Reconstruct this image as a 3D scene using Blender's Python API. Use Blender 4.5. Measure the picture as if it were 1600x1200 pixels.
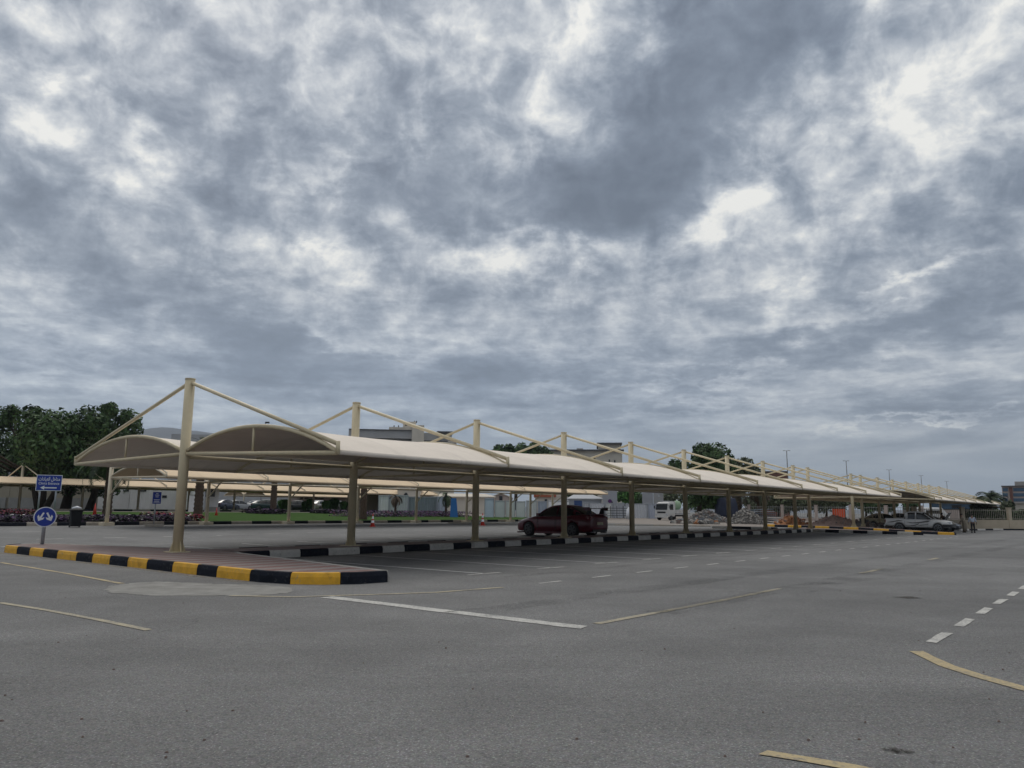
import bpy, bmesh, math, random
from mathutils import Vector, Matrix, noise
rad = math.radians
random.seed(7)
for o in list(bpy.data.objects): bpy.data.objects.remove(o)
scene = bpy.context.scene
col = scene.collection

# ------------------------------------------------------------------ camera
FPX, PITCH, ROLL, EYE = 1202.0, .1633, .0082, 1.4
cd = bpy.data.cameras.new('camera'); cam = bpy.data.objects.new('camera', cd); col.objects.link(cam)
cd.sensor_width = 36; cd.lens = 36*FPX/1600; cd.clip_end = 20000; cd.clip_start = .1
cam.matrix_world = Matrix.Translation((0, 0, EYE)) @ Matrix.Rotation(math.pi/2+PITCH, 4, 'X') @ Matrix.Rotation(ROLL, 4, 'Z')
scene.camera = cam
scene.render.resolution_x, scene.render.resolution_y = 1024, 768
scene.view_settings.view_transform = 'Standard'; scene.view_settings.look = 'None'
scene.view_settings.exposure = 0.0; scene.view_settings.gamma = 1

def ray(px, py):
    r2 = (px-800)/FPX; u2 = (600-py)/FPX
    cr, sr = math.cos(ROLL), math.sin(ROLL); r = r2*cr-u2*sr; up = r2*sr+u2*cr
    cp, sp = math.cos(PITCH), math.sin(PITCH)
    return Vector((r, cp-up*sp, sp+up*cp))

# ------------------------------------------------------------------ world: blue sky under broken stratocumulus
SUN_EL, SUN_AZ = rad(48), rad(-25)          # azimuth from +Y towards +X
w = bpy.data.worlds.new('World'); scene.world = w; w.use_nodes = True
nt = w.node_tree; N = nt.nodes; L = nt.links; N.clear()
class NG:
    def __init__(s, nt): s.nt = nt; s.N = nt.nodes; s.L = nt.links
    def n(s, t, **k):
        x = s.N.new(t)
        for a, b in k.items(): setattr(x, a, b)
        return x
    def put(s, sock, v):
        if isinstance(v, bpy.types.NodeSocket): s.L.new(v, sock)
        elif v is not None: sock.default_value = v
    def math(s, op, a, b=None, clamp=False):
        x = s.n('ShaderNodeMath', operation=op, use_clamp=clamp); s.put(x.inputs[0], a)
        if b is not None: s.put(x.inputs[1], b)
        return x.outputs[0]
    def mapr(s, v, a, b, c, d, smooth=True):
        x = s.n('ShaderNodeMapRange', interpolation_type='SMOOTHSTEP' if smooth else 'LINEAR')
        s.put(x.inputs[0], v)
        for i, q in enumerate((a, b, c, d)): x.inputs[i+1].default_value = q
        return x.outputs[0]
    def mix(s, f, a, b, mode='MIX'):
        x = s.n('ShaderNodeMix', data_type='RGBA', blend_type=mode)
        s.put(x.inputs[0], f); s.put(x.inputs[6], a); s.put(x.inputs[7], b); return x.outputs[2]
    def noise(s, vec, scale, detail=5, rough=.5, dist=0, lac=2.0):
        x = s.n('ShaderNodeTexNoise'); s.put(x.inputs['Vector'], vec)
        x.inputs['Scale'].default_value = scale; x.inputs['Detail'].default_value = detail
        x.inputs['Roughness'].default_value = rough; x.inputs['Distortion'].default_value = dist
        x.inputs['Lacunarity'].default_value = lac
        return x.outputs['Fac'], x.outputs['Color']
    def ramp(s, f, stops):
        x = s.n('ShaderNodeValToRGB'); s.put(x.inputs[0], f); e = x.color_ramp.elements
        while len(e) < len(stops): e.new(.5)
        for q, (p, c) in zip(e, stops): q.position = p; q.color = (*c, 1)
        return x.outputs[0]
g = NG(nt)
sky = g.n('ShaderNodeTexSky', sky_type='NISHITA', sun_disc=False, sun_elevation=SUN_EL, sun_rotation=SUN_AZ, dust_density=2.0)
bg_sky = g.n('ShaderNodeBackground'); L.new(sky.outputs[0], bg_sky.inputs[0]); bg_sky.inputs[1].default_value = .07
tc = g.n('ShaderNodeTexCoord'); sx = g.n('ShaderNodeSeparateXYZ'); L.new(tc.outputs['Generated'], sx.inputs[0])
X, Y, Z = sx.outputs
zc = g.math('MAXIMUM', Z, 0.0); den = g.math('ADD', zc, .30)
cx = g.n('ShaderNodeCombineXYZ'); L.new(g.math('DIVIDE', X, den), cx.inputs[0]); L.new(g.math('DIVIDE', Y, den), cx.inputs[1])
az = g.math('ARCTAN2', X, Y); el = g.math('ARCSINE', Z)
ae = g.n('ShaderNodeCombineXYZ'); L.new(az, ae.inputs[0]); L.new(el, ae.inputs[1])
# domain-warp the lookup so that the placed cloud masses have ragged edges
wn = g.n('ShaderNodeTexNoise'); L.new(cx.outputs[0], wn.inputs['Vector']); wn.inputs['Scale'].default_value = 6.0; wn.inputs['Detail'].default_value = 6; wn.inputs['Roughness'].default_value = .62
wv = g.n('ShaderNodeVectorMath', operation='SUBTRACT'); L.new(wn.outputs['Color'], wv.inputs[0]); wv.inputs[1].default_value = (.5, .5, .5)
ws = g.n('ShaderNodeVectorMath', operation='MULTIPLY'); L.new(wv.outputs[0], ws.inputs[0]); ws.inputs[1].default_value = (.16, .12, 0)
wa = g.n('ShaderNodeVectorMath', operation='ADD'); L.new(ae.outputs[0], wa.inputs[0]); L.new(ws.outputs[0], wa.inputs[1])
def azel(px, py):
    d = ray(px, py).normalized(); return math.atan2(d.x, d.y), math.asin(d.z)
BL = [ # px, py, semi-axis px long, short, tilt (deg, up-right positive), amplitude
 (1080,170,360,160,42,-.36), (1230,10,260,110,20,-.26), (760,300,300,80,-5,-.32), (600,320,170,50,-5,-.14), (960,310,190,70,15,-.20), (1010,260,200,90,30,-.12),
 (390,110,240,80,-30,-.22), (330,230,140,60,0,-.08), (650,230,110,70,-30,-.15), (560,300,140,50,-10,-.10),
 (60,340,230,75,-8,-.24), (230,450,300,62,-14,-.26), (620,590,560,60,-3,-.28), (400,530,220,50,-12,-.20), (460,345,170,40,-12,-.16), (660,480,90,50,0,-.08),
 (450,700,600,50,0,-.10), (900,640,500,40,2,-.04), (1500,330,300,48,14,-.20), (1480,500,360,42,10,-.24), (1150,565,420,34,5,-.16), (1360,420,80,70,0,-.10), (1480,615,320,20,5,-.14), (1280,180,110,80,30,-.10), 
 (70,175,160,44,-28,.42), (185,205,110,34,-30,.24), (110,515,230,32,-10,.26), (200,500,90,30,0,.18), (60,590,200,26,-5,.22), (25,20,110,44,-20,.26), (190,40,90,36,-20,.16),
 (440,395,150,34,-14,.24), (560,430,100,40,-10,.26), (600,480,110,34,-6,.22), (520,520,180,20,-5,.20),
 (850,395,130,34,0,.50), (900,420,100,24,10,.16), (740,410,80,26,-5,.26), (500,265,66,30,-10,.42), (455,285,50,18,10,.22), (220,240,70,22,-20,.16),
 (640,210,60,24,-20,.26), (580,180,40,26,30,.12),
 (600,50,80,50,-20,.20), (730,50,70,60,-20,.24), (900,80,90,80,40,.34), (960,30,90,60,30,.20), (550,110,50,34,0,.18),
 (1140,330,120,36,28,.36), (1230,345,120,40,20,.20), (1040,385,120,24,10,.18), (1225,470,66,40,0,.42), (1000,445,120,26,0,.14), (1330,110,120,50,45,.12), (1400,160,170,46,32,.20), (1500,120,260,170,30,.26), (1590,20,90,60,0,.2), (1440,230,120,50,20,.12),
 (1430,440,150,16,14,.42), (1300,500,160,22,4,.24), (960,605,240,14,3,.24), (1450,655,200,9,5,.40), (1080,640,160,10,3,.18), (1150,590,140,12,5,.16),
]
acc = None
for (bx, by, a, b, tl, am) in BL:
    A, E_ = azel(bx, by); A2, E2 = azel(bx+10, by); A3, E3 = azel(bx, by-10)
    mp = g.n('ShaderNodeMapping', vector_type='TEXTURE'); L.new(wa.outputs[0], mp.inputs[0])
    mp.inputs['Location'].default_value = (A, E_, 0); mp.inputs['Rotation'].default_value = (0, 0, rad(tl))
    mp.inputs['Scale'].default_value = (a*abs(A2-A)/10, b*abs(E3-E_)/10, 1)
    ln = g.n('ShaderNodeVectorMath', operation='LENGTH'); L.new(mp.outputs[0], ln.inputs[0])
    v = g.mapr(ln.outputs['Value'], 0.0, 1.3, am, 0.0)
    acc = v if acc is None else g.math('ADD', acc, v)
n1, c1 = g.noise(cx.outputs[0], 2.6, 9, .60, .25)
n2, _ = g.noise(cx.outputs[0], 7.0, 8, .60, .3)
n3, _ = g.noise(cx.outputs[0], 34.0, 5, .6, .2)
bill, _ = g.noise(tc.outputs['Generated'], 16.0, 9, .58, .30)          # puffy cells seen from below
hv = g.n('ShaderNodeVectorMath', operation='MULTIPLY'); L.new(ae.outputs[0], hv.inputs[0]); hv.inputs[1].default_value = (4.5, 30, 0)
hs, _ = g.noise(hv.outputs[0], 1.0, 8, .60, .35)                      # long low bands towards the horizon
calm = g.mapr(g.math('ADD', acc, .5), .05, .34, .62, 1.0)              # the thick masses are smooth inside
up = g.mapr(el, .10, .34, 0, 1)
base = g.math('ADD', g.math('MULTIPLY', g.math('SUBTRACT', n1, .5), .42), g.math('MULTIPLY', g.math('SUBTRACT', n2, .5), g.mapr(el, .02, .25, .35, 1.15)))
base = g.math('ADD', base, g.math('MULTIPLY', g.math('SUBTRACT', n3, .5), .30))
base = g.math('ADD', base, g.math('MULTIPLY', g.math('SUBTRACT', bill, .5), g.math('MULTIPLY', up, 1.75)))
base = g.math('MULTIPLY', base, g.mapr(el, .02, .12, 0, 1))
base = g.math('ADD', base, g.math('MULTIPLY', g.math('SUBTRACT', hs, .5), g.math('MULTIPLY', g.math('SUBTRACT', 1.0, up), 1.7)))
base = g.math('MULTIPLY', base, calm)
tot = g.math('ADD', g.math('ADD', base, g.math('MULTIPLY', acc, .92)), .49)
tot = g.mapr(g.math('ADD', tot, g.mapr(el, .05, .34, .10, 0.0)), -.23, .98, 0.0, 1.0, False)
cl = g.ramp(tot, [(0, (.125, .155, .205)), (.18, (.165, .200, .258)), (.36, (.222, .264, .332)), (.525, (.325, .372, .440)), (.68, (.49, .530, .585)), (.84, (.72, .745, .765)), (1, (1.0, .99, .94))])
# low to the left the gaps show bluer air
bl = g.math('MULTIPLY', g.mapr(el, .08, .30, 1.0, 0.0), g.mapr(az, -.1, .5, 1.0, .35))
cl = g.mix(g.math('MULTIPLY', bl, .55), cl, (.84, .98, 1.16, 1), 'MULTIPLY')
# distant cloud near the horizon thins to one pale blue grey
hz = g.mapr(el, -.01, .10, .55, 0.0)
cl = g.mix(hz, cl, (.43, .47, .52, 1))
# the unseen overcast overhead is brighter, as real overcast is
zen = g.mapr(el, .70, 1.35, 1.0, 2.6)
cl = g.mix(g.mapr(el, .62, 1.0, 0.0, .85), cl, (.52, .50, .465, 1))
vz = g.n('ShaderNodeVectorMath', operation='SCALE'); L.new(cl, vz.inputs[0]); L.new(zen, vz.inputs['Scale'])
bg_c = g.n('ShaderNodeBackground'); L.new(vz.outputs[0], bg_c.inputs[0]); bg_c.inputs[1].default_value = 1.0
mx = g.n('ShaderNodeMixShader'); mx.inputs[0].default_value = .93
L.new(bg_sky.outputs[0], mx.inputs[1]); L.new(bg_c.outputs[0], mx.inputs[2])
wo = g.n('ShaderNodeOutputWorld'); L.new(mx.outputs[0], wo.inputs[0])

# ------------------------------------------------------------------ sun (veiled)
sd = bpy.data.lights.new('sun', 'SUN'); sd.energy = .9; sd.angle = rad(22); sd.color = (1, .95, .87)
so = bpy.data.objects.new('sun', sd); col.objects.link(so)
sdir = Vector((math.sin(SUN_AZ)*math.cos(SUN_EL), math.cos(SUN_AZ)*math.cos(SUN_EL), math.sin(SUN_EL)))
so.rotation_euler = sdir.to_track_quat('Z', 'Y').to_euler()

# ------------------------------------------------------------------ site frame: u runs along the main canopy row, v towards the near side
TH = rad(39.1); UX, UY = math.sin(TH), math.cos(TH); VX, VY = math.cos(TH), -math.sin(TH); OX, OY = -9.075, 21.52
RZ = math.pi/2-TH
def W(u, v, z=0): return Vector((OX+u*UX+v*VX, OY+u*UY+v*VY, z))
def uv(x, y):
    a, b = x-OX, y-OY; return a*UX+b*UY, a*VX+b*VY
def S(x, a, b):
    t = min(1, max(0, (x-a)/(b-a))); return t*t*(3-2*t)
def gz(u, v):
    z = 0.0
    if v < 0: z += .0148*min(-v, 72)*max(S(u, 0, 15), S(-v, 8, 16))
    z -= .28*S(u, 45, 62)*S(v, -1, 9)
    return z
def GZ(x, y): return gz(*uv(x, y))
def G(px, py, dz=0):
    """where the sight line of that picture point meets the ground"""
    d = ray(px, py); lo = 2.0; prev = EYE
    t = 2.0
    while t < 400:
        p = d*t
        if EYE+p.z <= GZ(p.x, p.y)+dz:
            a, b = t/1.02-.3, t
            for _ in range(40):
                m = (a+b)/2; q = d*m
                if EYE+q.z <= GZ(q.x, q.y)+dz: b = m
                else: a = m
            q = d*b; return Vector((q.x, q.y, EYE+q.z))
        t = t*1.02+.1
    p = d*t; return Vector((p.x, p.y, GZ(p.x, p.y)))
def at(px, py, D):
    d = ray(px, py); p = d*(D/d.y); return Vector((p.x, p.y, EYE+p.z))
def onground(px, D):
    p = at(px, 790, D); p.z = GZ(p.x, p.y); return p

# ------------------------------------------------------------------ materials
MATS = {}
def mat(name, c, rough=.7, var=.12, scale=6, bump=0, bscale=40, metal=0, spec=.5, coat=0, chips=0, dirt=0):
    if name in MATS: return MATS[name]
    m = bpy.data.materials.new(name); m.use_nodes = True; q = NG(m.node_tree)
    b = q.N['Principled BSDF']; b.inputs['Roughness'].default_value = rough; b.inputs['Metallic'].default_value = metal
    b.inputs['Specular IOR Level'].default_value = spec
    if coat: b.inputs['Coat Weight'].default_value = coat; b.inputs['Coat Roughness'].default_value = .05
    t = q.n('ShaderNodeTexCoord'); n, _ = q.noise(t.outputs['Object'], scale, 6, .6)
    lo = tuple(x*(1-var) for x in c); hi = tuple(min(1, x*(1+var)) for x in c)
    cc = q.ramp(n, [(.3, lo), (.7, hi)])
    if dirt:
        d, _ = q.noise(t.outputs['Object'], scale*.35, 8, .7, 1)
        cc = q.mix(q.mapr(d, .52, .72, 0, dirt), cc, (c[0]*.45, c[1]*.42, c[2]*.38, 1))
    if chips:
        c1_, _ = q.noise(t.outputs['Object'], 16, 8, .72, .6); c2_, _ = q.noise(t.outputs['Object'], 1.7, 4, .6)
        cc = q.mix(q.math('MULTIPLY', q.mapr(c1_, .56, .64, 0, chips), q.mapr(c2_, .38, .60, .15, 1)), cc, (.20, .19, .175, 1))
    q.L.new(cc, b.inputs['Base Color'])
    if bump:
        bn, _ = q.noise(t.outputs['Object'], bscale, 4, .6); bp = q.n('ShaderNodeBump'); bp.inputs['Strength'].default_value = bump
        q.L.new(bn, bp.inputs['Height']); q.L.new(bp.outputs[0], b.inputs['Normal'])
    MATS[name] = m; return m

def asphalt_mat():
    m = bpy.data.materials.new('asphalt'); m.use_nodes = True; q = NG(m.node_tree); b = q.N['Principled BSDF']
    t = q.n('ShaderNodeTexCoord').outputs['Object']
    fine, _ = q.noise(t, 62, 3, .75)
    agg = q.n('ShaderNodeTexVoronoi'); q.L.new(t, agg.inputs['Vector']); agg.inputs['Scale'].default_value = 55
    big, _ = q.noise(t, .13, 6, .6, .6); mid, _ = q.noise(t, .9, 7, .65, .4)
    c = q.ramp(fine, [(.26, (.060, .059, .057)), (.46, (.138, .135, .130)), (.59, (.176, .172, .164)), (.72, (.52, .51, .48))])
    g2, _ = q.noise(t, 17, 4, .8); c = q.mix(.55, c, q.ramp(g2, [(.32, (.30, .30, .30)), (.5, (.5, .5, .5)), (.68, (.72, .72, .72))]), 'OVERLAY')
    c = q.mix(.28, c, agg.outputs['Color'], 'SOFT_LIGHT')
    bw = q.n('ShaderNodeHueSaturation'); bw.inputs['Saturation'].default_value = .22; q.L.new(c, bw.inputs['Color']); c = bw.outputs[0]
    f = q.mapr(big, .36, .64, .86, 1.12); f2 = q.mapr(mid, .3, .7, .91, 1.08)
    # tyre-polished and stained streaks along the aisles
    mp = q.n('ShaderNodeMapping'); q.L.new(t, mp.inputs[0]); mp.inputs['Rotation'].default_value = (0, 0, -RZ); mp.inputs['Scale'].default_value = (.06, .55, 1)
    st, _ = q.noise(mp.outputs[0], 1.0, 6, .62, .5); f3 = q.mapr(st, .34, .66, .93, 1.05)
    # sparse dark drips and cracks
    v = q.n('ShaderNodeTexVoronoi', feature='DISTANCE_TO_EDGE'); 
    wv_, wc = q.noise(t, 1.4, 5, .6); ad = q.n('ShaderNodeVectorMath', operation='MULTIPLY_ADD'); q.L.new(wc, ad.inputs[0]); ad.inputs[1].default_value = (1.3, 1.3, 0); q.L.new(t, ad.inputs[2])
    q.L.new(ad.outputs[0], v.inputs['Vector']); v.inputs['Scale'].default_value = .16
    cr = q.mapr(v.outputs['Distance'], 0, .004, .72, 1.0)
    crm, _ = q.noise(t, .25, 3, .5); cr = q.math('MAXIMUM', cr, q.mapr(crm, .58, .66, 1.0, 0.0))
    tt = q.math('MULTIPLY', q.math('MULTIPLY', f, f2), q.math('MULTIPLY', f3, cr))
    sc = q.n('ShaderNodeVectorMath', operation='SCALE'); q.L.new(c, sc.inputs[0]); q.L.new(tt, sc.inputs['Scale'])
    q.L.new(sc.outputs[0], b.inputs['Base Color']); b.inputs['Roughness'].default_value = .86; b.inputs['Specular IOR Level'].default_value = .35
    bp = q.n('ShaderNodeBump'); bp.inputs['Strength'].default_value = .55; bp.inputs['Distance'].default_value = .02
    q.L.new(fine, bp.inputs['Height']); q.L.new(bp.outputs[0], b.inputs['Normal'])
    return m
M_ASPH = asphalt_mat()

def paint_mat(name, c, wear=.5, thr=.5):
    m = bpy.data.materials.new(name); m.use_nodes = True; q = NG(m.node_tree); b = q.N['Principled BSDF']
    t = q.n('ShaderNodeTexCoord').outputs['Object']
    a, _ = q.noise(t, 26, 5, .75); a2, _ = q.noise(t, 2.2, 5, .6)
    s_ = q.math('ADD', q.math('MULTIPLY', a, .6), q.math('MULTIPLY', a2, .4))
    cc = q.mix(q.mapr(s_, thr-.09, thr+.09, wear, 0), (*c, 1), (.15, .15, .152, 1))
    q.L.new(cc, b.inputs['Base Color']); b.inputs['Roughness'].default_value = .8
    MATS[name] = m; return m
M_WLINE = paint_mat('white road paint', (.52, .51, .475), .8, .47)
M_WFAINT = paint_mat('faint white road paint', (.60, .60, .58), .75, .43)
M_YLINE = paint_mat('faded yellow road paint', (.45, .36, .20), .8, .47)
M_YFAINT = paint_mat('worn yellow road paint', (.40, .35, .24), .85, .48)
M_KY = mat('yellow kerb paint', (.72, .38, .022), .65, .14, 5, .25, 30, dirt=.65, chips=.8)
M_KB = mat('black kerb paint', (.010, .0125, .020), .75, .35, 5, .25, 30, spec=.15, chips=.45)
M_KW = mat('white kerb paint', (.54, .52, .48), .7, .12, 5, .25, 30, dirt=.6, chips=.7)
M_KBW = mat('brown kerb paint', (.36, .32, .27), .75, .14, 5, .25, 30, dirt=.5)
M_CONC = mat('concrete', (.32, .31, .285), .9, .14, 3, .3, 60, dirt=.25)
M_STEEL = mat('cream painted steel', (.58, .50, .335), .5, .07, 2.5, dirt=.22)
M_STEEL2 = mat('pale cream painted steel', (.64, .56, .42), .45, .07, 2.5, dirt=.15)
def fabric(name, c):
    m = mat(name, c, .85, .05, 1.2, .15, 160, dirt=.14); q = NG(m.node_tree); b = q.N['Principled BSDF']; src = b.inputs['Base Color'].links[0].from_socket
    t = q.n('ShaderNodeTexCoord').outputs['Object']; sp = q.n('ShaderNodeSeparateXYZ'); q.L.new(t, sp.inputs[0])
    fr = q.math('ABSOLUTE', q.math('SUBTRACT', q.math('FRACT', q.math('DIVIDE', sp.outputs[0], 2.0267)), .5)); seam = q.mapr(fr, .488, .497, 0, .30)      # welded cloth seams
    mp = q.n('ShaderNodeMapping'); q.L.new(t, mp.inputs[0]); mp.inputs['Scale'].default_value = (3.2, .35, .35); st, _ = q.noise(mp.outputs[0], 1, 5, .6); run = q.mapr(st, .50, .75, 0, .22)   # dust washed down the slope
    q.L.new(q.mix(q.math('MAXIMUM', seam, run), src, tuple(x*.55 for x in c)+(1,)), b.inputs['Base Color'])
    w2, _ = q.noise(t, 1.6, 3, .5, .6); bp = q.n('ShaderNodeBump'); bp.inputs['Strength'].default_value = .35; bp.inputs['Distance'].default_value = .05; q.L.new(w2, bp.inputs['Height'])
    q.L.new(b.inputs['Normal'].links[0].from_socket, bp.inputs['Normal']); q.L.new(bp.outputs[0], b.inputs['Normal']); return m
M_FAB = fabric('cream shade fabric', (.76, .685, .60)); M_FABY = fabric('sand shade fabric', (.72, .56, .38))

M_BLUE = mat('blue sign face', (.008, .035, .30), .35, .05)
M_WHITE = mat('white sign film', (.75, .77, .80), .4, .03)
M_GALV = mat('galvanised steel', (.33, .35, .38), .4, .1, 12, metal=.4)
M_BLK = mat('black plastic', (.009, .010, .012), .6, .2, spec=.2)
M_RUBBER = mat('tyre rubber', (.018, .018, .019), .8, .2)
M_GLASS = mat('tinted car glass', (.010, .012, .014), .06, .05, spec=.7)
M_BARK = mat('tree bark', (.055, .040, .030), .95, .3, 5, .6, 20)
M_PBARK = mat('palm bark', (.085, .055, .040), .95, .35, 8, .8, 14)

# ------------------------------------------------------------------ mesh builder
class MB:
    def __init__(s): s.v = []; s.f = []; s.m = []; s.sm = []
    def add(s, vs, fs, mi=0, smooth=False):
        k = len(s.v); s.v += [tuple(p) for p in vs]
        for f in fs: s.f.append(tuple(i+k for i in f)); s.m.append(mi); s.sm.append(smooth)
    def box(s, c, d, rz=0, mi=0, taper=1.0):
        a, b, h = d[0]/2, d[1]/2, d[2]/2; cs, sn = math.cos(rz), math.sin(rz); vs = []
        for z, k in ((-h, 1), (h, taper)):
            for x, y in ((-a, -b), (a, -b), (a, b), (-a, b)):
                x *= k; y *= k; vs.append((c[0]+x*cs-y*sn, c[1]+x*sn+y*cs, c[2]+z))
        s.add(vs, [(0, 3, 2, 1), (4, 5, 6, 7), (0, 1, 5, 4), (1, 2, 6, 5), (2, 3, 7, 6), (3, 0, 4, 7)], mi)
    def tube(s, pts, r, n=10, mi=0, cap=True):
        pts = [Vector(p) for p in pts]; k = len(s.v); R = r if isinstance(r, (list, tuple)) else [r]*len(pts)
        up = Vector((0, 0, 1)); prevx = None
        for i, p in enumerate(pts):
            d = (pts[min(i+1, len(pts)-1)]-pts[max(i-1, 0)]).normalized()
            a = prevx if prevx is not None else (up if abs(d.z) < .9 else Vector((1, 0, 0)))
            x = (a-d*a.dot(d)).normalized(); y = d.cross(x); prevx = x
            for j in range(n):
                t = 2*math.pi*j/n; s.v.append(tuple(p+x*math.cos(t)*R[i]+y*math.sin(t)*R[i]))
        for i in range(len(pts)-1):
            for j in range(n):
                a = k+i*n+j; b = k+i*n+(j+1) % n
                s.f.append((a, b, b+n, a+n)); s.m.append(mi); s.sm.append(True)
        if cap:
            s.f.append(tuple(k+j for j in range(n))[::-1]); s.m.append(mi); s.sm.append(False)
            s.f.append(tuple(k+(len(pts)-1)*n+j for j in range(n))); s.m.append(mi); s.sm.append(False)
    def loft(s, rings, mi=0, smooth=True, closed=True):
        n = len(rings[0]); k = len(s.v)
        for r in rings: s.v += [tuple(p) for p in r]
        for i in range(len(rings)-1):
            for j in range(n if closed else n-1):
                a = k+i*n+j; b = k+i*n+(j+1) % n
                s.f.append((a, b, b+n, a+n)); s.m.append(mi); s.sm.append(smooth)
        if closed:
            s.f.append(tuple(k+j for j in range(n))[::-1]); s.m.append(mi); s.sm.append(False)
            s.f.append(tuple(k+(len(rings)-1)*n+j for j in range(n))); s.m.append(mi); s.sm.append(False)
    def prism(s, poly, z0, z1, mi=0):
        n = len(poly); vs = [(p[0], p[1], z0) for p in poly]+[(p[0], p[1], z1) for p in poly]
        s.add(vs, [tuple(range(n))[::-1], tuple(range(n, 2*n))]+[(i, (i+1) % n, n+(i+1) % n, n+i) for i in range(n)], mi)
    def build(s, name, mats, parent=None):
        me = bpy.data.meshes.new(name); me.from_pydata(s.v, [], s.f)
        if not isinstance(mats, (list, tuple)): mats = [mats]
        for m in mats: me.materials.append(m)
        me.polygons.foreach_set('material_index', s.m); me.polygons.foreach_set('use_smooth', s.sm); me.update()
        o = bpy.data.objects.new(name, me); col.objects.link(o)
        if parent is not None: o.parent = parent
        return o
def tag(o, label=None, cat=None, group=None, kind=None):
    if label: o['label'] = label
    if cat: o['category'] = cat
    if group: o['group'] = group
    if kind: o['kind'] = kind
    return o
def thing(name, label, cat, loc=(0, 0, 0), rz=0, group=None):
    o = bpy.data.objects.new(name, None); col.objects.link(o); o.location = loc; o.rotation_euler = (0, 0, rz); o.empty_display_size = .2
    return tag(o, label, cat, group)
def copy_tree(o, parent=None):
    c = o.copy(); col.objects.link(c); c.parent = parent
    for ch in list(o.children): copy_tree(ch, c)
    return c
def dup(o, loc, rz, label=None, cat=None, scale=None):
    c = copy_tree(o); c.location = loc; c.rotation_euler = (0, 0, rz)
    if label: c['label'] = label
    if cat: c['category'] = cat
    if scale: c.scale = (scale, scale, scale)
    return c

# ------------------------------------------------------------------ ground: one sheet to the horizon
def axis(a, b, st, far):
    r = []; x = a
    while x <= b+1e-6: r.append(x); x += st
    k = st*1.5; lo, hi = a, b
    L_, H_ = [], []
    while lo > -far: lo -= k; k *= 1.35; L_.append(lo)
    k = st*1.5
    while hi < far: hi += k; k *= 1.35; H_.append(hi)
    return L_[::-1]+r+H_
us = axis(-40, 150, 2, 7000); vs_ = axis(-90, 40, 1, 7000)
mb = MB(); nv = len(vs_)
mb.v = [tuple(W(u, v, gz(u, v))) for u in us for v in vs_]
for i in range(len(us)-1):
    for j in range(nv-1):
        a = i*nv+j; mb.f.append((a, a+nv, a+nv+1, a+1)); mb.m.append(0); mb.sm.append(True)
grd = mb.build('ground', M_ASPH); tag(grd, kind='structure')
# make faces point up
bm = bmesh.new(); bm.from_mesh(grd.data); bmesh.ops.recalc_face_normals(bm, faces=bm.faces)
if sum(f.normal.z for f in list(bm.faces)[:50]) < 0: bmesh.ops.reverse_faces(bm, faces=bm.faces)
bm.to_mesh(grd.data); bm.free()

def sheet(name, poly, dz, m, kind='structure', step=1.5, thick=0, abs_z=None):
    """polygon (world xy) draped over the ground, dz above it"""
    bm = bmesh.new(); f = bm.faces.new([bm.verts.new((p[0], p[1], 0)) for p in poly])
    bmesh.ops.triangulate(bm, faces=[f])
    for _ in range(7):
        es = [e for e in bm.edges if e.calc_length() > step]
        if not es or len(bm.verts) > 9000: break
        bmesh.ops.subdivide_edges(bm, edges=es, cuts=1, use_grid_fill=False); bmesh.ops.triangulate(bm, faces=bm.faces)
    for v in bm.verts: v.co.z = GZ(v.co.x, v.co.y)+dz
    bm.normal_update()
    for f in bm.faces:
        if f.normal.z < 0: f.normal_flip()
    if thick:
        be = [e for e in bm.edges if e.is_boundary]; r = bmesh.ops.extrude_edge_only(bm, edges=be)
        for v in [x for x in r['geom'] if isinstance(x, bmesh.types.BMVert)]: v.co.z -= thick
    me = bpy.data.meshes.new(name); bm.to_mesh(me); bm.free(); me.materials.append(m)
    o = bpy.data.objects.new(name, me); col.objects.link(o)
    if kind: o['kind'] = kind
    return o
def strip(pts, wd, dz=.006):
    """returns (verts, faces) of a painted line following pts (world), draped"""
    out = []; P = []
    for i in range(len(pts)-1):
        a, b = Vector(pts[i][:2]), Vector(pts[i+1][:2]); n = max(1, int((b-a).length/.3))
        for k in range(n): P.append(a.lerp(b, k/n))
    P.append(Vector(pts[-1][:2])); vs, fs = [], []; jr = random.Random(len(P))
    for i, p in enumerate(P):
        d = (P[min(i+1, len(P)-1)]-P[max(i-1, 0)]).normalized(); nn = Vector((-d.y, d.x))*wd/2; e_ = d*(jr.uniform(-.03, .03) if i in (0, len(P)-1) else 0)
        for q in (p-nn*jr.uniform(.86, 1.08)+e_, p+nn*jr.uniform(.86, 1.08)-e_): vs.append((q.x, q.y, GZ(q.x, q.y)+dz))
        if i: k = 2*i; fs.append((k-2, k, k+1, k-1) if True else None)
    fs = [f[::-1] for f in fs]
    return vs, fs
def mark(lines, m, name='road_marking'):
    mb = MB()
    for (pts, wd) in lines:
        vs, fs = strip(pts, wd); mb.add(vs, fs)
    o = mb.build(name, m)
    bm = bmesh.new(); bm.from_mesh(o.data); bm.normal_update()
    for f in bm.faces:
        if f.normal.z < 0: f.normal_flip()
    bm.to_mesh(o.data); bm.free()
    return tag(o, kind='structure')
def Wp(u, v): return W(u, v)

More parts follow.
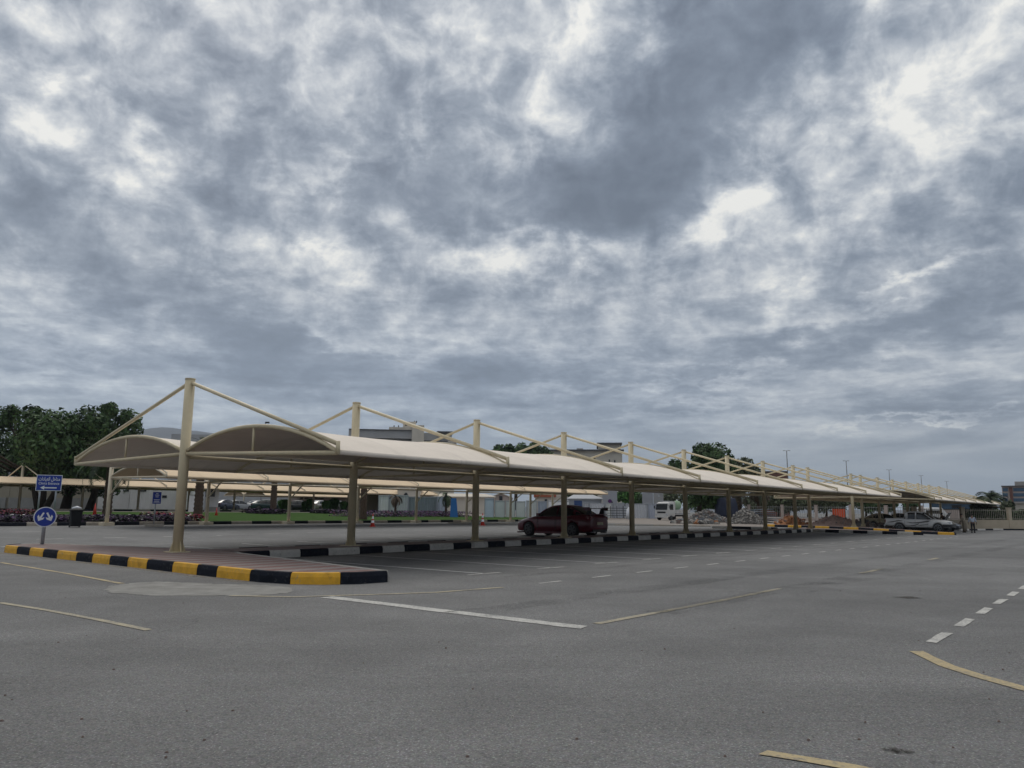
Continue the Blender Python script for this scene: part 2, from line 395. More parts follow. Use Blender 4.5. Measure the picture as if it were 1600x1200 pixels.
# --- markings on the near side
T = [(2.4+2.55*k) for k in range(24)]
mark([([W(u, 1.25), W(u, 9.0)], .10) for u in T[:20]], M_WFAINT)
mark([([W(u-.55, 8.98), W(u+.5, 9.02)], .12) for u in T[:20]], M_WLINE)
mark([([W(1.38+.94*2*k, 11.3), W(1.38+.94*2*k+.75, 11.3)], .10) for k in range(24)], M_WLINE)
mark([([W(-1.18+1.62*k, 18.65), W(-.28+1.62*k, 18.65)], .125) for k in range(10)], M_WLINE)
mark([([G(510, 933), G(912, 981)], .26)], M_WLINE)
mark([([G(1432, 1018), G(1450, 1027), G(1480, 1041), G(1530, 1057), G(1605, 1078), G(1680, 1096)], .15),
      ([G(1192, 1177), G(1250, 1186), G(1330, 1200), G(1400, 1214)], .115), ([G(0, 879), G(60, 889), G(120, 899), G(190, 912)], .11)], M_YLINE)
mark([([G(0, 942), G(80, 955), G(160, 970), G(232, 985)], .10), ([G(360, 931), G(460, 933), G(560, 930), G(680, 926), G(785, 918)], .12),
      ([G(932, 975), G(1040, 955), G(1130, 938), G(1218, 920)], .12), ([G(1345, 896), G(1378, 889)], .14), ([G(1452, 875), G(1465, 872)], .14)], M_YFAINT)
# --- markings on the far side of the island
mark([([W(u, -1.3), W(u, -7.0)], .10) for u in [1.2+2.55*k for k in range(20)]], M_WFAINT)
mark([([W(-6+2.55*k-.5, -13.2), W(-6+2.55*k+.5, -13.2)], .12) for k in range(20)]+[([W(-8+2.55*k, -18.8), W(-6.9+2.55*k, -18.8)], .11) for k in range(22)]
     +[([G(0, 855), G(45, 851)], .13)], M_WLINE)
# concrete patch and stains
def blob(cx_, cy_, rx, ry, rot, n=26, jit=.12, seed=1):
    rr = random.Random(seed); out = []
    for i in range(n):
        t = 2*math.pi*i/n; k = 1+rr.uniform(-jit, jit); x, y = rx*k*math.cos(t), ry*k*math.sin(t)
        out.append((cx_+x*math.cos(rot)-y*math.sin(rot), cy_+x*math.sin(rot)+y*math.cos(rot)))
    return out
M_PATCH = mat('worn concrete patch', (.235, .23, .215), .95, .2, 3, .4, 60, dirt=.45)
pp = [G(*p).xy for p in ((165, 922), (172, 916), (205, 911), (245, 909), (300, 911), (350, 913), (400, 914), (455, 919), (452, 926), (400, 931), (340, 930.5), (270, 931.5), (215, 930), (178, 927))]; rj = random.Random(4); pq = []
for i_, p_ in enumerate(pp):
    n_ = pp[(i_+1) % len(pp)]
    for k_ in range(9): q_ = p_.lerp(n_, k_/9); pq.append((q_.x+rj.gauss(0, .035)+.10*noise.noise(Vector((q_.x*2.5, q_.y*2.5, 0))), q_.y+rj.gauss(0, .035)+.10*noise.noise(Vector((q_.x*2.5, q_.y*2.5, 5)))))
sheet('pavement_patch', pq, .004, M_PATCH)
# ------------------------------------------------------------------ kerbs and islands
KH = .22
def kerb(name, pts, ms, blk=1.0, w_=.16, h=KH, start=0, nblk=0):
    """painted block kerb following pts (world xy); blocks alternate between the materials ms"""
    P = []; 
    for i in range(len(pts)-1):
        a, b = Vector(pts[i][:2]), Vector(pts[i+1][:2]); n = max(1, int((b-a).length/.25))
        for k in range(n): P.append(a.lerp(b, k/n))
    P.append(Vector(pts[-1][:2]))
    cum = [0]
    for i in range(1, len(P)): cum.append(cum[-1]+(P[i]-P[i-1]).length)
    mb = MB(); rr = random.Random(hash(name) % 7+len(pts)); ring = []
    def section(i, sc=1.0, sh=0.0):
        p = P[i]+((P[min(i+1, len(P)-1)]-P[max(i-1, 0)]).normalized())*sh; d = (P[min(i+1, len(P)-1)]-P[max(i-1, 0)]).normalized(); n = Vector((-d.y, d.x)); z = GZ(p.x, p.y)
        pr = [(-w_/2, -.05), (-w_/2*.97, h*.62), (-w_/2*.70, h*.95), (-w_/2*.5, h), (w_/2*.5, h), (w_/2*.70, h*.95), (w_/2*.97, h*.62), (w_/2, -.05)]
        return [(p.x+n.x*a*sc, p.y+n.y*a*sc, z+(b*sc if b > 0 else b)) for a, b in pr]
    nb = 0; i = 0
    while i < len(P)-1:
        L0 = cum[-1]/nblk*(nb+1)-cum[i] if nblk else blk*rr.uniform(.96, 1.04); j = i
        while j < len(P)-1 and cum[j]-cum[i] < L0-.01: j += 1
        mid_ = [section(k) for k in range(i+1, j)]; jt = rr.uniform(.006, .012)
        mb.loft([section(i, .90, jt*.4), section(i, 1, jt+.008)]+mid_+[section(j, 1, -jt-.008), section(j, .90, -jt*.4)], (start+nb) % len(ms), smooth=False)
        nb += 1; i = j
    return tag(mb.build(name, ms), kind='structure')

def pave_mat():
    m = bpy.data.materials.new('striped pavers'); m.use_nodes = True; q = NG(m.node_tree); b = q.N['Principled BSDF']
    t = q.n('ShaderNodeTexCoord').outputs['Object']; mp = q.n('ShaderNodeMapping'); q.L.new(t, mp.inputs[0]); mp.inputs['Rotation'].default_value = (0, 0, -RZ)
    br = q.n('ShaderNodeTexBrick'); q.L.new(mp.outputs[0], br.inputs['Vector']); br.inputs['Scale'].default_value = 5
    br.inputs['Color1'].default_value = (1, 1, 1, 1); br.inputs['Color2'].default_value = (.82, .82, .82, 1); br.inputs['Mortar'].default_value = (.45, .43, .4, 1); br.inputs['Mortar Size'].default_value = .03
    br.inputs['Brick Width'].default_value = 1.0; br.inputs['Row Height'].default_value = .5
    s = q.n('ShaderNodeSeparateXYZ'); q.L.new(mp.outputs[0], s.inputs[0])
    wv_ = q.math('SINE', q.math('MULTIPLY', s.outputs[1], 2*math.pi/.72)); f = q.mapr(wv_, -.12, .12, 0, 1)
    c = q.mix(f, (.235, .130, .118, 1), (.285, .25, .24, 1)); c = q.mix(1.0, c, br.outputs['Color'], 'MULTIPLY')
    n, _ = q.noise(t, 1.3, 7, .65); c = q.mix(q.mapr(n, .4, .7, 0, .35), c, (.24, .21, .19, 1))
    q.L.new(c, b.inputs['Base Color']); b.inputs['Roughness'].default_value = .88
    return m
M_PAVE = pave_mat()
ROWA_END = 54.0
# island outline (u, v), clockwise seen from above
front = [(-1.25, -7.75), (-1.65, -7.45), (-1.88, -6.9), (-1.95, -3), (-1.98, 1), (-2.05, 4), (-2.1, 6.2), (-2.1, 7.2), (-1.95, 7.95), (-1.6, 8.45), (-1.1, 8.8), (-.45, 8.9)]
inner = [(-.45, 8.9), (.0, 6.5), (.9, 1.6), (1.15, .95)]
nearE = [(1.15, .95), (4, .98), (12, .75), (20, .75), (49.5, .92)]
farb = [(1.4, -.95), (.3, -4.8), (-.35, -7.2), (-.7, -7.75), (-1.25, -7.75)]
def lerp_at(tab, x):
    for (x0, y0), (x1, y1) in zip(tab[:-1], tab[1:]):
        if x0 <= x <= x1: return y0+(y1-y0)*(x-x0)/max(1e-6, x1-x0)
    return tab[-1][1] if x > tab[-1][0] else tab[0][1]
def pave_band(along, lo, hi, a, b, st, ncross):
    """paving between the edges lo and hi, given as tables over u (along='u') or v (along='v')"""
    mb = MB(); n = max(1, int((b-a)/st)); k = ncross+1
    for i in range(n+1):
        s_ = a+(b-a)*i/n; p, q = lerp_at(lo, s_), lerp_at(hi, s_)
        for j in range(k):
            c = p+(q-p)*j/ncross; u, v = (s_, c) if along == 'u' else (c, s_); mb.v.append(tuple(W(u, v, gz(u, v)+KH-.012)))
    for i in range(n):
        for j in range(ncross):
            f = (i*k+j, (i+1)*k+j, (i+1)*k+j+1, i*k+j+1); mb.f.append(f if along == 'v' else f[::-1]); mb.m.append(0); mb.sm.append(False)
    o = mb.build('pavement', M_PAVE); me = o.data; bm = bmesh.new(); bm.from_mesh(me); bm.normal_update()
    for f in bm.faces:
        if f.normal.z < 0: f.normal_flip()
    bm.to_mesh(me); bm.free(); return tag(o, kind='structure')
swap = lambda t: sorted((v, u) for u, v in t)
fr = swap(front)
pave_band('v', fr, sorted(swap([(-.9, -7.8), (-.7, -7.75), (-.35, -7.2), (.3, -4.8), (1.38, -.97), (1.36, .0), (1.15, .95), (.9, 1.6), (0, 6.5), (-.45, 8.9)])), -7.72, 8.85, .25, 4)
pave_band('u', [(1.3, -.95), (20, -.95), (ROWA_END, -1)], [(1.3, .95), (4, .98), (12, .75), (20, .75), (ROWA_END, .85)], 1.38, ROWA_END, .8, 3)
pave_band('v', [(.86, 49.5), (8.0, 48.9), (8.5, 49.4)], [(.86, ROWA_END), (8.5, ROWA_END-1)], .86, 8.5, .8, 3)
kerb('kerb', [W(*p) for p in front], [M_KY, M_KB], 1.06, start=1, nblk=17)
kerb('kerb', [W(*p) for p in inner], [M_CONC], 1.5)
kerb('kerb', [W(*p) for p in nearE], [M_KB, M_KW], 1.0)
kerb('kerb', [W(49.5, .92), W(48.9, 8.0), W(49.4, 8.5)], [M_KW, M_KB], .96)
kerb('kerb', [W(*p) for p in farb], [M_CONC], 1.5)
kerb('kerb', [W(1.4, -.95), W(20, -.95), W(ROWA_END, -1)], [M_KW, M_KB], 1.0)
# island of the second canopy row
pave_band('v', [(-7.6, 62.3), (-6.5, 61.8), (0, 61.6), (7.5, 61.3), (8.3, 61.8)], [(-7.6, 62.9), (-1, 65), (1, 65), (8.3, 62.4)], -7.6, 8.3, .8, 2)
pave_band('u', [(63.5, -1), (110, -1)], [(63.5, 1), (110, 1)], 63.5, 110, 1.5, 2)
kerb('kerb', [W(62.3, -7.6), W(61.8, -6.5), W(61.6, 0), W(61.3, 7.5), W(61.8, 8.3), W(62.5, 8.3)], [M_KY, M_KB], 1.15)
kerb('kerb', [W(65, 1), W(110, 1)], [M_KW, M_KB], 1.1)

# faint tyre scuffs and a gutter line of dust
def ghost(name, c, amt, sc=9, rot=None):
    m = bpy.data.materials.new(name); m.use_nodes = True; q = NG(m.node_tree); b = q.N['Principled BSDF']; b.inputs['Base Color'].default_value = (*c, 1); b.inputs['Roughness'].default_value = .9
    t = q.n('ShaderNodeTexCoord').outputs['Object']; n_, _ = q.noise(t, sc, 6, .7); n2_, _ = q.noise(t, .8, 4, .6); q.L.new(q.math('MULTIPLY', q.mapr(n_, .35, .65, 0, amt), q.mapr(n2_, .38, .6, .1, 1)), b.inputs['Alpha']); return m
M_SCUFF = ghost('tyre scuff', (.03, .03, .03), .26, 14); M_DUST = ghost('gutter dust', (.30, .26, .20), .8, 5); M_WET = ghost('old asphalt repair', (.09, .09, .09), .32, 3)
def arc(c, r, a0, a1, n=14): return [Vector((c[0]+r*math.cos(rad(a0+(a1-a0)*i/n)), c[1]+r*math.sin(rad(a0+(a1-a0)*i/n)))) for i in range(n+1)]
mark([([W(-3, 13.2), W(20, 13.9), W(46, 14.4)], .55), ([W(-1, 15.2), W(24, 15.7), W(50, 16.2)], .5), ([W(2, 9.9), W(30, 10.2)], .35), ([G(1290, 913), G(1350, 906), G(1405, 899)], .35), ([W(-8, 20.5), W(12, 21.5), W(40, 21)], .6)], M_SCUFF, 'tyre_mark')
mark([([W(-2.2, -6.8), W(-2.25, 3), W(-2.35, 7)], .22), ([W(1.6, 1.2), W(20, .95), W(49, 1.1)], .25)], M_DUST, 'gutter_dust')


M_STAIN = ghost('oil stain', (.030, .022, .014), .95, 22)
mark([([G(1384, 1170), G(1400, 1173), G(1424, 1178)], .09), ([G(1388, 1173), G(1412, 1177)], .06)], M_STAIN, 'oil_stain'); mark([([G(1405, 934.4), G(1432, 933.6)], .3)], M_STAIN, 'oil_stain')

# ------------------------------------------------------------------ canopy rows
def canopy_row(name, label, u0, v0, frames, half, z0, Hmast, zc, zN, zF, rise, fab, steel, sides=(1, -1), rcol=.135, mast=True, brace=False, flange=True, sag=.07, halfF=None):
    """local x = along the row, local y = away from the near side; origin on the row line"""
    root = thing(name, label, 'car park canopy', W(u0, v0, z0), RZ)
    HF = halfF or half; HN = half
    def arch(sd, t):                    # t 0 at column line .. 1 at the outer edge; returns local y, z
        y = sd*(-1)*(HN if sd == 1 else HF)*t; ze = zN if sd == 1 else zF
        return y, zc+(ze-zc)*t+rise*(1-(2*t-1)**2)**.92
    proto = {}
    def part(key, maker, x, m=steel):
        if key not in proto:
            b = MB(); maker(b); o = b.build(key.split('|')[0], m, root); o.location = (x, 0, 0); proto[key] = o
        else:
            o = proto[key].copy(); col.objects.link(o); o.parent = root; o.location = (x, 0, 0)
        return o
    def mk_col(b):
        b.tube([(0, 0, -.02), (0, 0, Hmast)], rcol, 16); b.tube([(0, 0, Hmast), (0, 0, Hmast+.03)], rcol*1.06, 16)
        if flange:
            b.box((0, 0, .012), (.5, .5, .024))
            for k in range(4):
                a = k*math.pi/2; b.add([(rcol*math.cos(a)-.01*math.sin(a), rcol*math.sin(a)+.01*math.cos(a), .3), (rcol*math.cos(a)+.01*math.sin(a), rcol*math.sin(a)-.01*math.cos(a), .3),
                    (.23*math.cos(a)+.01*math.sin(a), .23*math.sin(a)-.01*math.cos(a), .026), (.23*math.cos(a)-.01*math.sin(a), .23*math.sin(a)+.01*math.cos(a), .026), (rcol*math.cos(a), rcol*math.sin(a), .026)], [(0, 1, 2, 3), (0, 3, 4), (1, 4, 2)])
        else:
            b.box((0, 0, .08), (.62, .62, .2))
    for x in frames:
        part('column', mk_col, x)
        for sd in sides:
            ze = zN if sd == 1 else zF; half = HN if sd == 1 else HF
            def mk_beam(b): b.tube([(0, -sd*rcol*.8, zc), (0, -sd*half, ze)], .055, 8)
            part('cross_beam|%d' % sd, mk_beam, x)
            def mk_arch(b):
                b.tube([(0, arch(sd, .02+.98*i/16)[0], arch(sd, .02+.98*i/16)[1]+.028) for i in range(17)], .052, 8)
                y, z = arch(sd, .5); b.tube([(0, y, zc+(ze-zc)*.5), (0, y, z)], .032, 8)
            part('arch_rib|%d' % sd, mk_arch, x)
            if mast == 'arc':
                def mk_rod(b):
                    pts = [(0, arch(sd, .03+.97*i/14)[0], arch(sd, .03+.97*i/14)[1]+.20) for i in range(15)]
                    b.tube([(0, -sd*rcol*.5, Hmast-.1)]+pts[2:]+[(0, -sd*(half+.03), ze-.03)], .04, 8)
                part('support_rod|%d' % sd, mk_rod, x)
            elif mast:
                def mk_rod(b):
                    b.tube([(0, -sd*rcol*.6, Hmast-.10), (0, -sd*(half+.02), ze+.20)], .052, 8)
                    b.tube([(0, -sd*(half+.02), ze+.26), (0, -sd*(half+.03), ze-.03)], .05, 8)
                part('support_rod|%d' % sd, mk_rod, x)
            if brace:
                def mk_br(b): b.tube([(0, -sd*rcol*.7, zc-1.0), (0, -sd*1.5, zc-.02)], .045, 8)
                part('brace|%d' % sd, mk_br, x)
    for a, b_ in zip(frames[:-1], frames[1:]):
        ln = b_-a; hb = '%.1f' % ln
        for sd in sides:
            ze = zN if sd == 1 else zF; half = HN if sd == 1 else HF
            def mk_edge(b): b.tube([(.0, -sd*half, ze), (ln, -sd*half, ze)], .05, 8)
            part('edge_beam|%d%s' % (sd, hb), mk_edge, a)
            def mk_fab(b):
                nx, ny = 12, 20; top = []
                for i in range(nx+1):
                    s_ = i/nx; dip = sag*4*s_*(1-s_)
                    row = []
                    for j in range(ny+1):
                        t = .015+.985*j/ny; y, z = arch(sd, t)
                        k = math.sin(math.pi*min(1, max(0, t)))
                        row.append((.012+(ln-.024)*s_, y, z+.05-dip*k))
                    top.append(row)
                n = ny+1
                vs = [p for r in top for p in r]; k0 = len(vs)
                vs += [(p[0], p[1], p[2]-.016) for p in vs]
                fs = []
                for i in range(nx):
                    for j in range(ny):
                        q = (i*n+j, (i+1)*n+j, (i+1)*n+j+1, i*n+j+1)
                        if sd == 1: q = q[::-1]
                        fs.append(q); fs.append(tuple(k0+t for t in q[::-1]))
                b.add(vs, fs, 0, True)
                # hem rolled round the edge beam
                b.tube([(.02, -sd*half, ze+.012), (ln-.02, -sd*half, ze+.012)], .062, 8)
            part('roof_panel|%d%s' % (sd, hb), mk_fab, a, fab)
        def mk_tie(b): b.tube([(0, 0, zc-.08), (ln, 0, zc-.08)], .055, 8)
        part('tie_beam|'+hb, mk_tie, a)
    return root
BAY = 6.08
fa = [-.05, 5.95]+[BAY*n for n in range(2, 9)]+[BAY*8.55]
canopy_row('parking_canopy', 'nearest long cream double vault parking canopy with tall round masts', 0, 0, fa, 6.7, KH-.01, 4.78, 2.68, 2.44, 2.62, .66, M_FAB, M_STEEL, halfF=7.15)
fb = [0]+[BAY*(n-10.5) for n in (11, 12, 13, 14, 15, 16, 17)]
canopy_row('parking_canopy', 'second cream canopy row at right, beyond the gap, above the parked pickup', BAY*10.5, 0, fb, 6.7, KH-.01, 4.78, 2.68, 2.44, 2.62, .66, M_FAB, M_STEEL, halfF=7.15)
zC = gz(30, -25.4)
canopy_row('parking_canopy', 'low sand coloured canopy on single sided braced columns along the grass strip', 9.1, -25.4, [BAY*k for k in range(7)]+[BAY*6.5, BAY*7.1], 6.45, zC, 3.36, 2.72, 2.64, 2.64, .62, M_FABY, M_STEEL2, sides=(1,), rcol=.11, mast='arc', brace=True, flange=False, sag=.03)
def udx(px, v):
    d = ray(px, 795); k = d.x/d.y       # X = k*Y on the line of that v
    # OX+u*UX+v*VX = k*(OY+u*UY+v*VY)
    return (k*(OY+v*VY)-OX-v*VX)/(UX-k*UY)
uD = udx(29, -69)
canopy_row('parking_canopy', 'far sand coloured masted canopy row in front of the trees and cabins', uD-5*BAY, -69, [BAY*k for k in range(15)], 6.3, gz(20, -69), 4.8, 2.72, 2.6, 2.6, .62, M_FABY, M_STEEL2, rcol=.13, flange=False, sag=.03)
uE = udx(380, -98)
canopy_row('parking_canopy', 'most distant pale canopy row above the parked cars and clipped shrubs', uE, -98, [BAY*k for k in range(9)], 6.3, gz(20, -98), 4.2, 2.6, 2.5, 2.5, .8, M_FABY, M_STEEL2, rcol=.11, mast=False, flange=False, sag=.03)

# ------------------------------------------------------------------ garden strip, paths and far kerbs
M_GRASS = mat('lawn grass', (.042, .085, .018), .95, .3, 1.5, .8, 60, spec=.04)
M_GRASS2 = mat('dry lawn', (.07, .105, .028), .95, .3, 1.5, .8, 60, spec=.04)
kC = lambda px, py: G(px, py)
def line_v(px, v):        # world point where that picture column crosses the line of offset v
    u = udx(px, v); return W(u, v)
sheet('lawn', [line_v(0, -26.3), line_v(625, -26.3), line_v(850, -26.3), line_v(820, -37), line_v(640, -47), line_v(480, -58), line_v(0, -58)], .12, M_GRASS, thick=.15, step=4)
kerb('kerb', [line_v(-60, -25.9), line_v(300, -25.9), line_v(860, -25.9)], [M_KBW, M_KB], 1.35, w_=.18, h=.2)
kerb('kerb', [line_v(-60, -58.3), line_v(480, -58.3), line_v(640, -47.3), line_v(830, -37.5)], [M_KBW], 2.5, w_=.18, h=.16)
M_PATH = mat('pale paving', (.27, .235, .215), .9, .12, 1.0, .2, 40)
sheet('path', [line_v(-60, -58.5), line_v(480, -58.5), line_v(640, -47.5), line_v(820, -38), line_v(900, -50), line_v(640, -66), line_v(-60, -66)], .02, M_PATH, step=5)
kerb('kerb', [line_v(-60, -66.3), line_v(620, -66.3)], [M_KBW, M_KB], 1.9, w_=.2, h=.24)
sheet('lawn', [line_v(-60, -66.6), line_v(620, -66.6), line_v(560, -86), line_v(-60, -86)], .13, M_GRASS2, thick=.15, step=5)

def leafbed(name, label, region, n, hmin, hmax, size, mats, wts, seed, kind='stuff', cat=None):
    """a bed of small petals and leaves: region(rr) -> world xy"""
    rr = random.Random(seed); b = MB()
    for i in range(n):
        x, y = region(rr); z = GZ(x, y)+.12+rr.uniform(hmin, hmax); s_ = size*rr.uniform(.5, 1.2)
        a, t = rr.uniform(0, 6.28), rr.uniform(-1.0, 1.0); ca, sa = math.cos(a), math.sin(a)
        mi = rr.choices(range(len(mats)), wts)[0]
        ux = Vector((ca, sa, .3*t)).normalized()*s_; uy = Vector((-sa*math.cos(t), ca*math.cos(t), math.sin(t)))*s_*.7; c = Vector((x, y, z))
        b.add([c-ux, c-uy*.8, c+ux, c+uy], [(0, 1, 2, 3)], mi)
    o = b.build(name, mats); tag(o, label, cat, kind=kind); return o
M_LEAFD = mat('dark bedding leaves', (.018, .022, .024), .8, .4, 8)
M_PURP = mat('purple petals', (.09, .025, .13), .8, .3, 8)
M_VIO = mat('dark violet leaves', (.030, .012, .040), .8, .3, 8)
M_REDP = mat('crimson petals', (.20, .010, .03), .8, .3, 8)
M_WHP = mat('white petals', (.65, .62, .62), .8, .1, 8)
M_PINK = mat('pink petals', (.22, .09, .17), .8, .3, 8)
def reg(pxa, pxb, v0, v1): return lambda rr: (lambda u, v: W(u, v).xy)(rr.uniform(udx(pxa, v0), udx(pxb, v0)), rr.uniform(v0, v1))
leafbed('flower_bed', 'long dark purple flower bed with white blooms along the left kerb', reg(-20, 305, -26.4, -29.5), 9000, .0, .42, .10, [M_LEAFD, M_VIO, M_PURP, M_WHP], (5, 5, 2, .5), 3)
leafbed('flower_bed', 'crimson flower bed behind the direction sign posts', reg(-20, 62, -45, -50), 4200, .0, .40, .09, [M_REDP, M_LEAFD, M_PINK], (4, 5, .6), 4)
leafbed('flower_bed', 'small crimson and white flower patch at the foot of the second palm', reg(284, 326, -27, -33), 1700, 0, .5, .11, [M_REDP, M_LEAFD, M_WHP], (5, 3, .5), 5)
leafbed('flower_bed', 'purple flower bed in front of the corrugated hoarding', reg(556, 745, -38, -42.5), 8000, 0, .6, .09, [M_PURP, M_LEAFD, M_PINK, M_REDP], (4, 6, 1, .3), 6)
leafbed('flower_bed', 'dark purple ring of plants at the foot of the third palm', reg(410, 450, -50, -54), 1500, 0, .5, .15, [M_VIO, M_LEAFD, M_PURP], (5, 4, 1), 7)
leafbed('flower_bed', 'dark plant patch on the far edge of the lawn, left of the round column', reg(508, 540, -52, -55), 1200, 0, .5, .15, [M_LEAFD, M_VIO], (5, 3), 8)

# ------------------------------------------------------------------ signs
def text_mesh(body, size, align='CENTER', font=None, bold=0.0):
    cu = bpy.data.curves.new('lettering', 'FONT'); cu.body = body; cu.size = size; cu.align_x = align; cu.align_y = 'CENTER'; cu.offset = bold; cu.extrude = .004
    if font: cu.font = font
    o = bpy.data.objects.new('lettering', cu); col.objects.link(o)
    dg = bpy.context.evaluated_depsgraph_get(); me = bpy.data.meshes.new_from_object(o.evaluated_get(dg))
    bpy.data.objects.remove(o); return me
def put_text(body, size, loc, rot, parent, m, label=None, sxy=(1, 1), bold=.0, name='lettering'):
    me = text_mesh(body, size, bold=bold); me.materials.clear(); me.materials.append(m)
    o = bpy.data.objects.new(name, me); col.objects.link(o); o.parent = parent; o.location = loc; o.rotation_euler = rot; o.scale = (sxy[0], sxy[1], 1)
    if label: o['label'] = label
    return o
def flat(poly, y, name, m, parent, th=.004):
    """a thin plate in the local xz plane facing -y"""
    b = MB(); n = len(poly); vs = [(p[0], y, p[1]) for p in poly]+[(p[0], y-th, p[1]) for p in poly]
    b.add(vs, [tuple(range(n)), tuple(range(n, 2*n))[::-1]]+[(i, n+i, n+(i+1) % n, (i+1) % n) for i in range(n)])
    return b.build(name, m, parent)
def face_cam(p): return math.atan2(p.y, p.x)-math.pi/2
# direction sign on two posts
p = onground(73, 53.0); t = thing('direction_sign', 'blue two post direction sign with white arrow pointing left', 'sign', p, face_cam(p)+rad(-4))
SW, SH, SZ = 1.52, 1.08, 1.93
b = MB(); b.box((0, 0, SZ+SH/2), (SW, .04, SH)); b.build('border', M_WHITE, t)
b = MB(); b.box((0, -.012, SZ+SH/2), (SW-.08, .04, SH-.08)); b.build('sign_face', M_BLUE, t)
for x in (-.49, .46):
    b = MB(); b.tube([(x, .06, 0), (x, .06, SZ+SH*.8)], .055, 10); b.build('post', M_GALV, t)
ar = '\uFEDE\uFEA7\uFE8D\uFEAA\uFEE3'   # visual order, joined forms
word2 = '\uFE95\uFE8D\uFEA9\uFE8E\uFEF4\uFECC\uFEDF\uFE8D'
put_text(word2+' '+ar, .34, (0, -.034, SZ+.80), (math.pi/2, 0, 0), t, M_WHITE, 'Arabic lettering', (.60, 1), .004)
put_text('Clinics Entrance', .235, (0, -.034, SZ+.50), (math.pi/2, 0, 0), t, M_WHITE, 'English lettering', (.80, 1), .002)
flat([(-.50, SZ+.21), (-.25, SZ+.35), (-.25, SZ+.25), (.48, SZ+.25), (.48, SZ+.17), (-.25, SZ+.17), (-.25, SZ+.07)], -.036, 'arrow', M_WHITE, t)
# round split arrow sign on the island tip
p = G(66, 850, KH); t = thing('road_sign', 'round blue sign with two diverging white arrows on the kerbed island tip', 'sign', p, face_cam(p)+rad(2))
R_ = .325; ZC = .86
b = MB(); b.tube([(0, 0, ZC), (0, -.022, ZC)], R_, 48); b.build('border', M_WHITE, t)
b = MB(); b.tube([(0, -.015, ZC), (0, -.03, ZC)], R_-.03, 48); b.build('sign_face', M_BLUE, t)
b = MB(); b.tube([(0, .04, -.02), (0, .04, ZC+.25)], .055, 14); b.build('post', M_GALV, t)
for sgn in (-1, 1):
    ang = rad(27)*sgn; cx_, cz_ = .15*sgn, ZC+.0
    sh = [(-.035, .20), (.035, .20), (.035, -.03), (.12, .045), (.125, -.05), (0, -.19), (-.125, -.05), (-.12, .045), (-.035, -.03)]
    cx_ *= .77; q = [(cx_+.77*(x*math.cos(ang)-z*math.sin(ang)), cz_+.77*(x*math.sin(ang)+z*math.cos(ang))) for x, z in sh]
    flat(q, -.032, 'arrow', M_WHITE, t)
# small blue sign on a base
p = G(240, 823); t = thing('information_sign', 'small blue sign on a thin post in a concrete foot beside the kerb', 'sign', p, face_cam(p)+rad(6))
b = MB(); b.box((0, 0, .07), (.95, .6, .14)); b.build('foot', M_KBW, t)
b = MB(); b.tube([(0, .03, .1), (.0, .03, 1.75)], .035, 8); b.build('post', M_GALV, t)
b = MB(); b.box((.05, 0, 1.62), (.44, .03, .66)); b.build('sign_face', M_BLUE, t)
for z, wd in ((1.84, .12), (1.76, .22), (1.66, .16), (1.50, .30), (1.42, .26), (1.36, .32)):
    flat([(.05-wd/2, z), (.05+wd/2, z), (.05+wd/2, z+.03), (.05-wd/2, z+.03)], -.018, 'lettering', M_WHITE, t)

# ------------------------------------------------------------------ wheeled bin
p = G(117, 824); t = thing('waste_bin', 'tall black wheeled waste bin standing at the left kerb', 'bin', p, face_cam(p)+rad(8))
b = MB(); b.box((0, 0, .58), (.62, .60, .92)); 
b = MB(); b.loft([[(-.26*k, -.28*k, z), (.26*k, -.28*k, z), (.27*k, .28*k, z), (-.27*k, .28*k, z)] for z, k in ((.06, 1), (.5, 1.08), (.98, 1.18), (1.0, 1.26), (1.04, 1.26))], smooth=False); b.build('body', M_BLK, t)
b = MB(); b.loft([[(-.36*k, -.37*k, z), (.36*k, -.37*k, z), (.36*k, .37*k, z), (-.36*k, .37*k, z)] for z, k in ((1.045, 1), (1.09, 1), (1.16, .72), (1.18, .4))], smooth=False); b.build('lid', M_BLK, t)
b = MB(); b.tube([(-.30, .42, 1.0), (.30, .42, 1.0)], .025, 8); b.build('handle', M_BLK, t)
for x in (-.27, .27):
    b = MB(); b.tube([(x-.03, .28, .1), (x+.03, .28, .1)], .1, 14); b.build('wheel', M_RUBBER, t)
t.scale = (.86, .86, .84)
b = MB(); b.tube([(-.22, 0, .985), (0, 0, 1.04), (.22, 0, .985)], [.05, .08, .05], 8); o = b.build('crumpled_bag', M_WHITE); o.location = p; o.rotation_euler = (0, 0, .4)
tag(o, 'crumpled white bag lying on the lid of the black bin', 'bag')

# ------------------------------------------------------------------ traffic cones
M_CONE = mat('faded orange red plastic', (.50, .045, .03), .5, .12, 6)
def cone(p, label, h=.85, sleeve=True, lean=0):
    t = thing('traffic_cone', label, 'traffic cone', p, .3, 'traffic cones by the lawn')
    b = MB(); b.box((0, 0, .02), (.42*h, .42*h, .04)); b.build('base', M_CONE, t)
    def rr(z): return .145*h*(1-z/h)+.022
    b = MB(); b.tube([(0, 0, .03), (0, 0, h*.5), (0, 0, h)], [rr(0), rr(h*.5), rr(h)*.9], 16); b.build('cone_body', M_CONE, t)
    for z0, z1 in (((.30*h, .48*h), (.60*h, .80*h)) if sleeve else ()):
        b = MB(); b.tube([(0, 0, z0), (0, 0, z1)], [rr(z0)+.004, rr(z1)+.004], 16, cap=False); b.build('reflective_sleeve', M_WHITE, t)
    if lean: t.rotation_euler = (lean, 0, .3)
    return t
cone(G(582, 823), 'red and white cone standing on the road left of the third round column', .86)
cone(G(754, 821), 'plain red traffic cone standing beside the third canopy mast', .95, True)
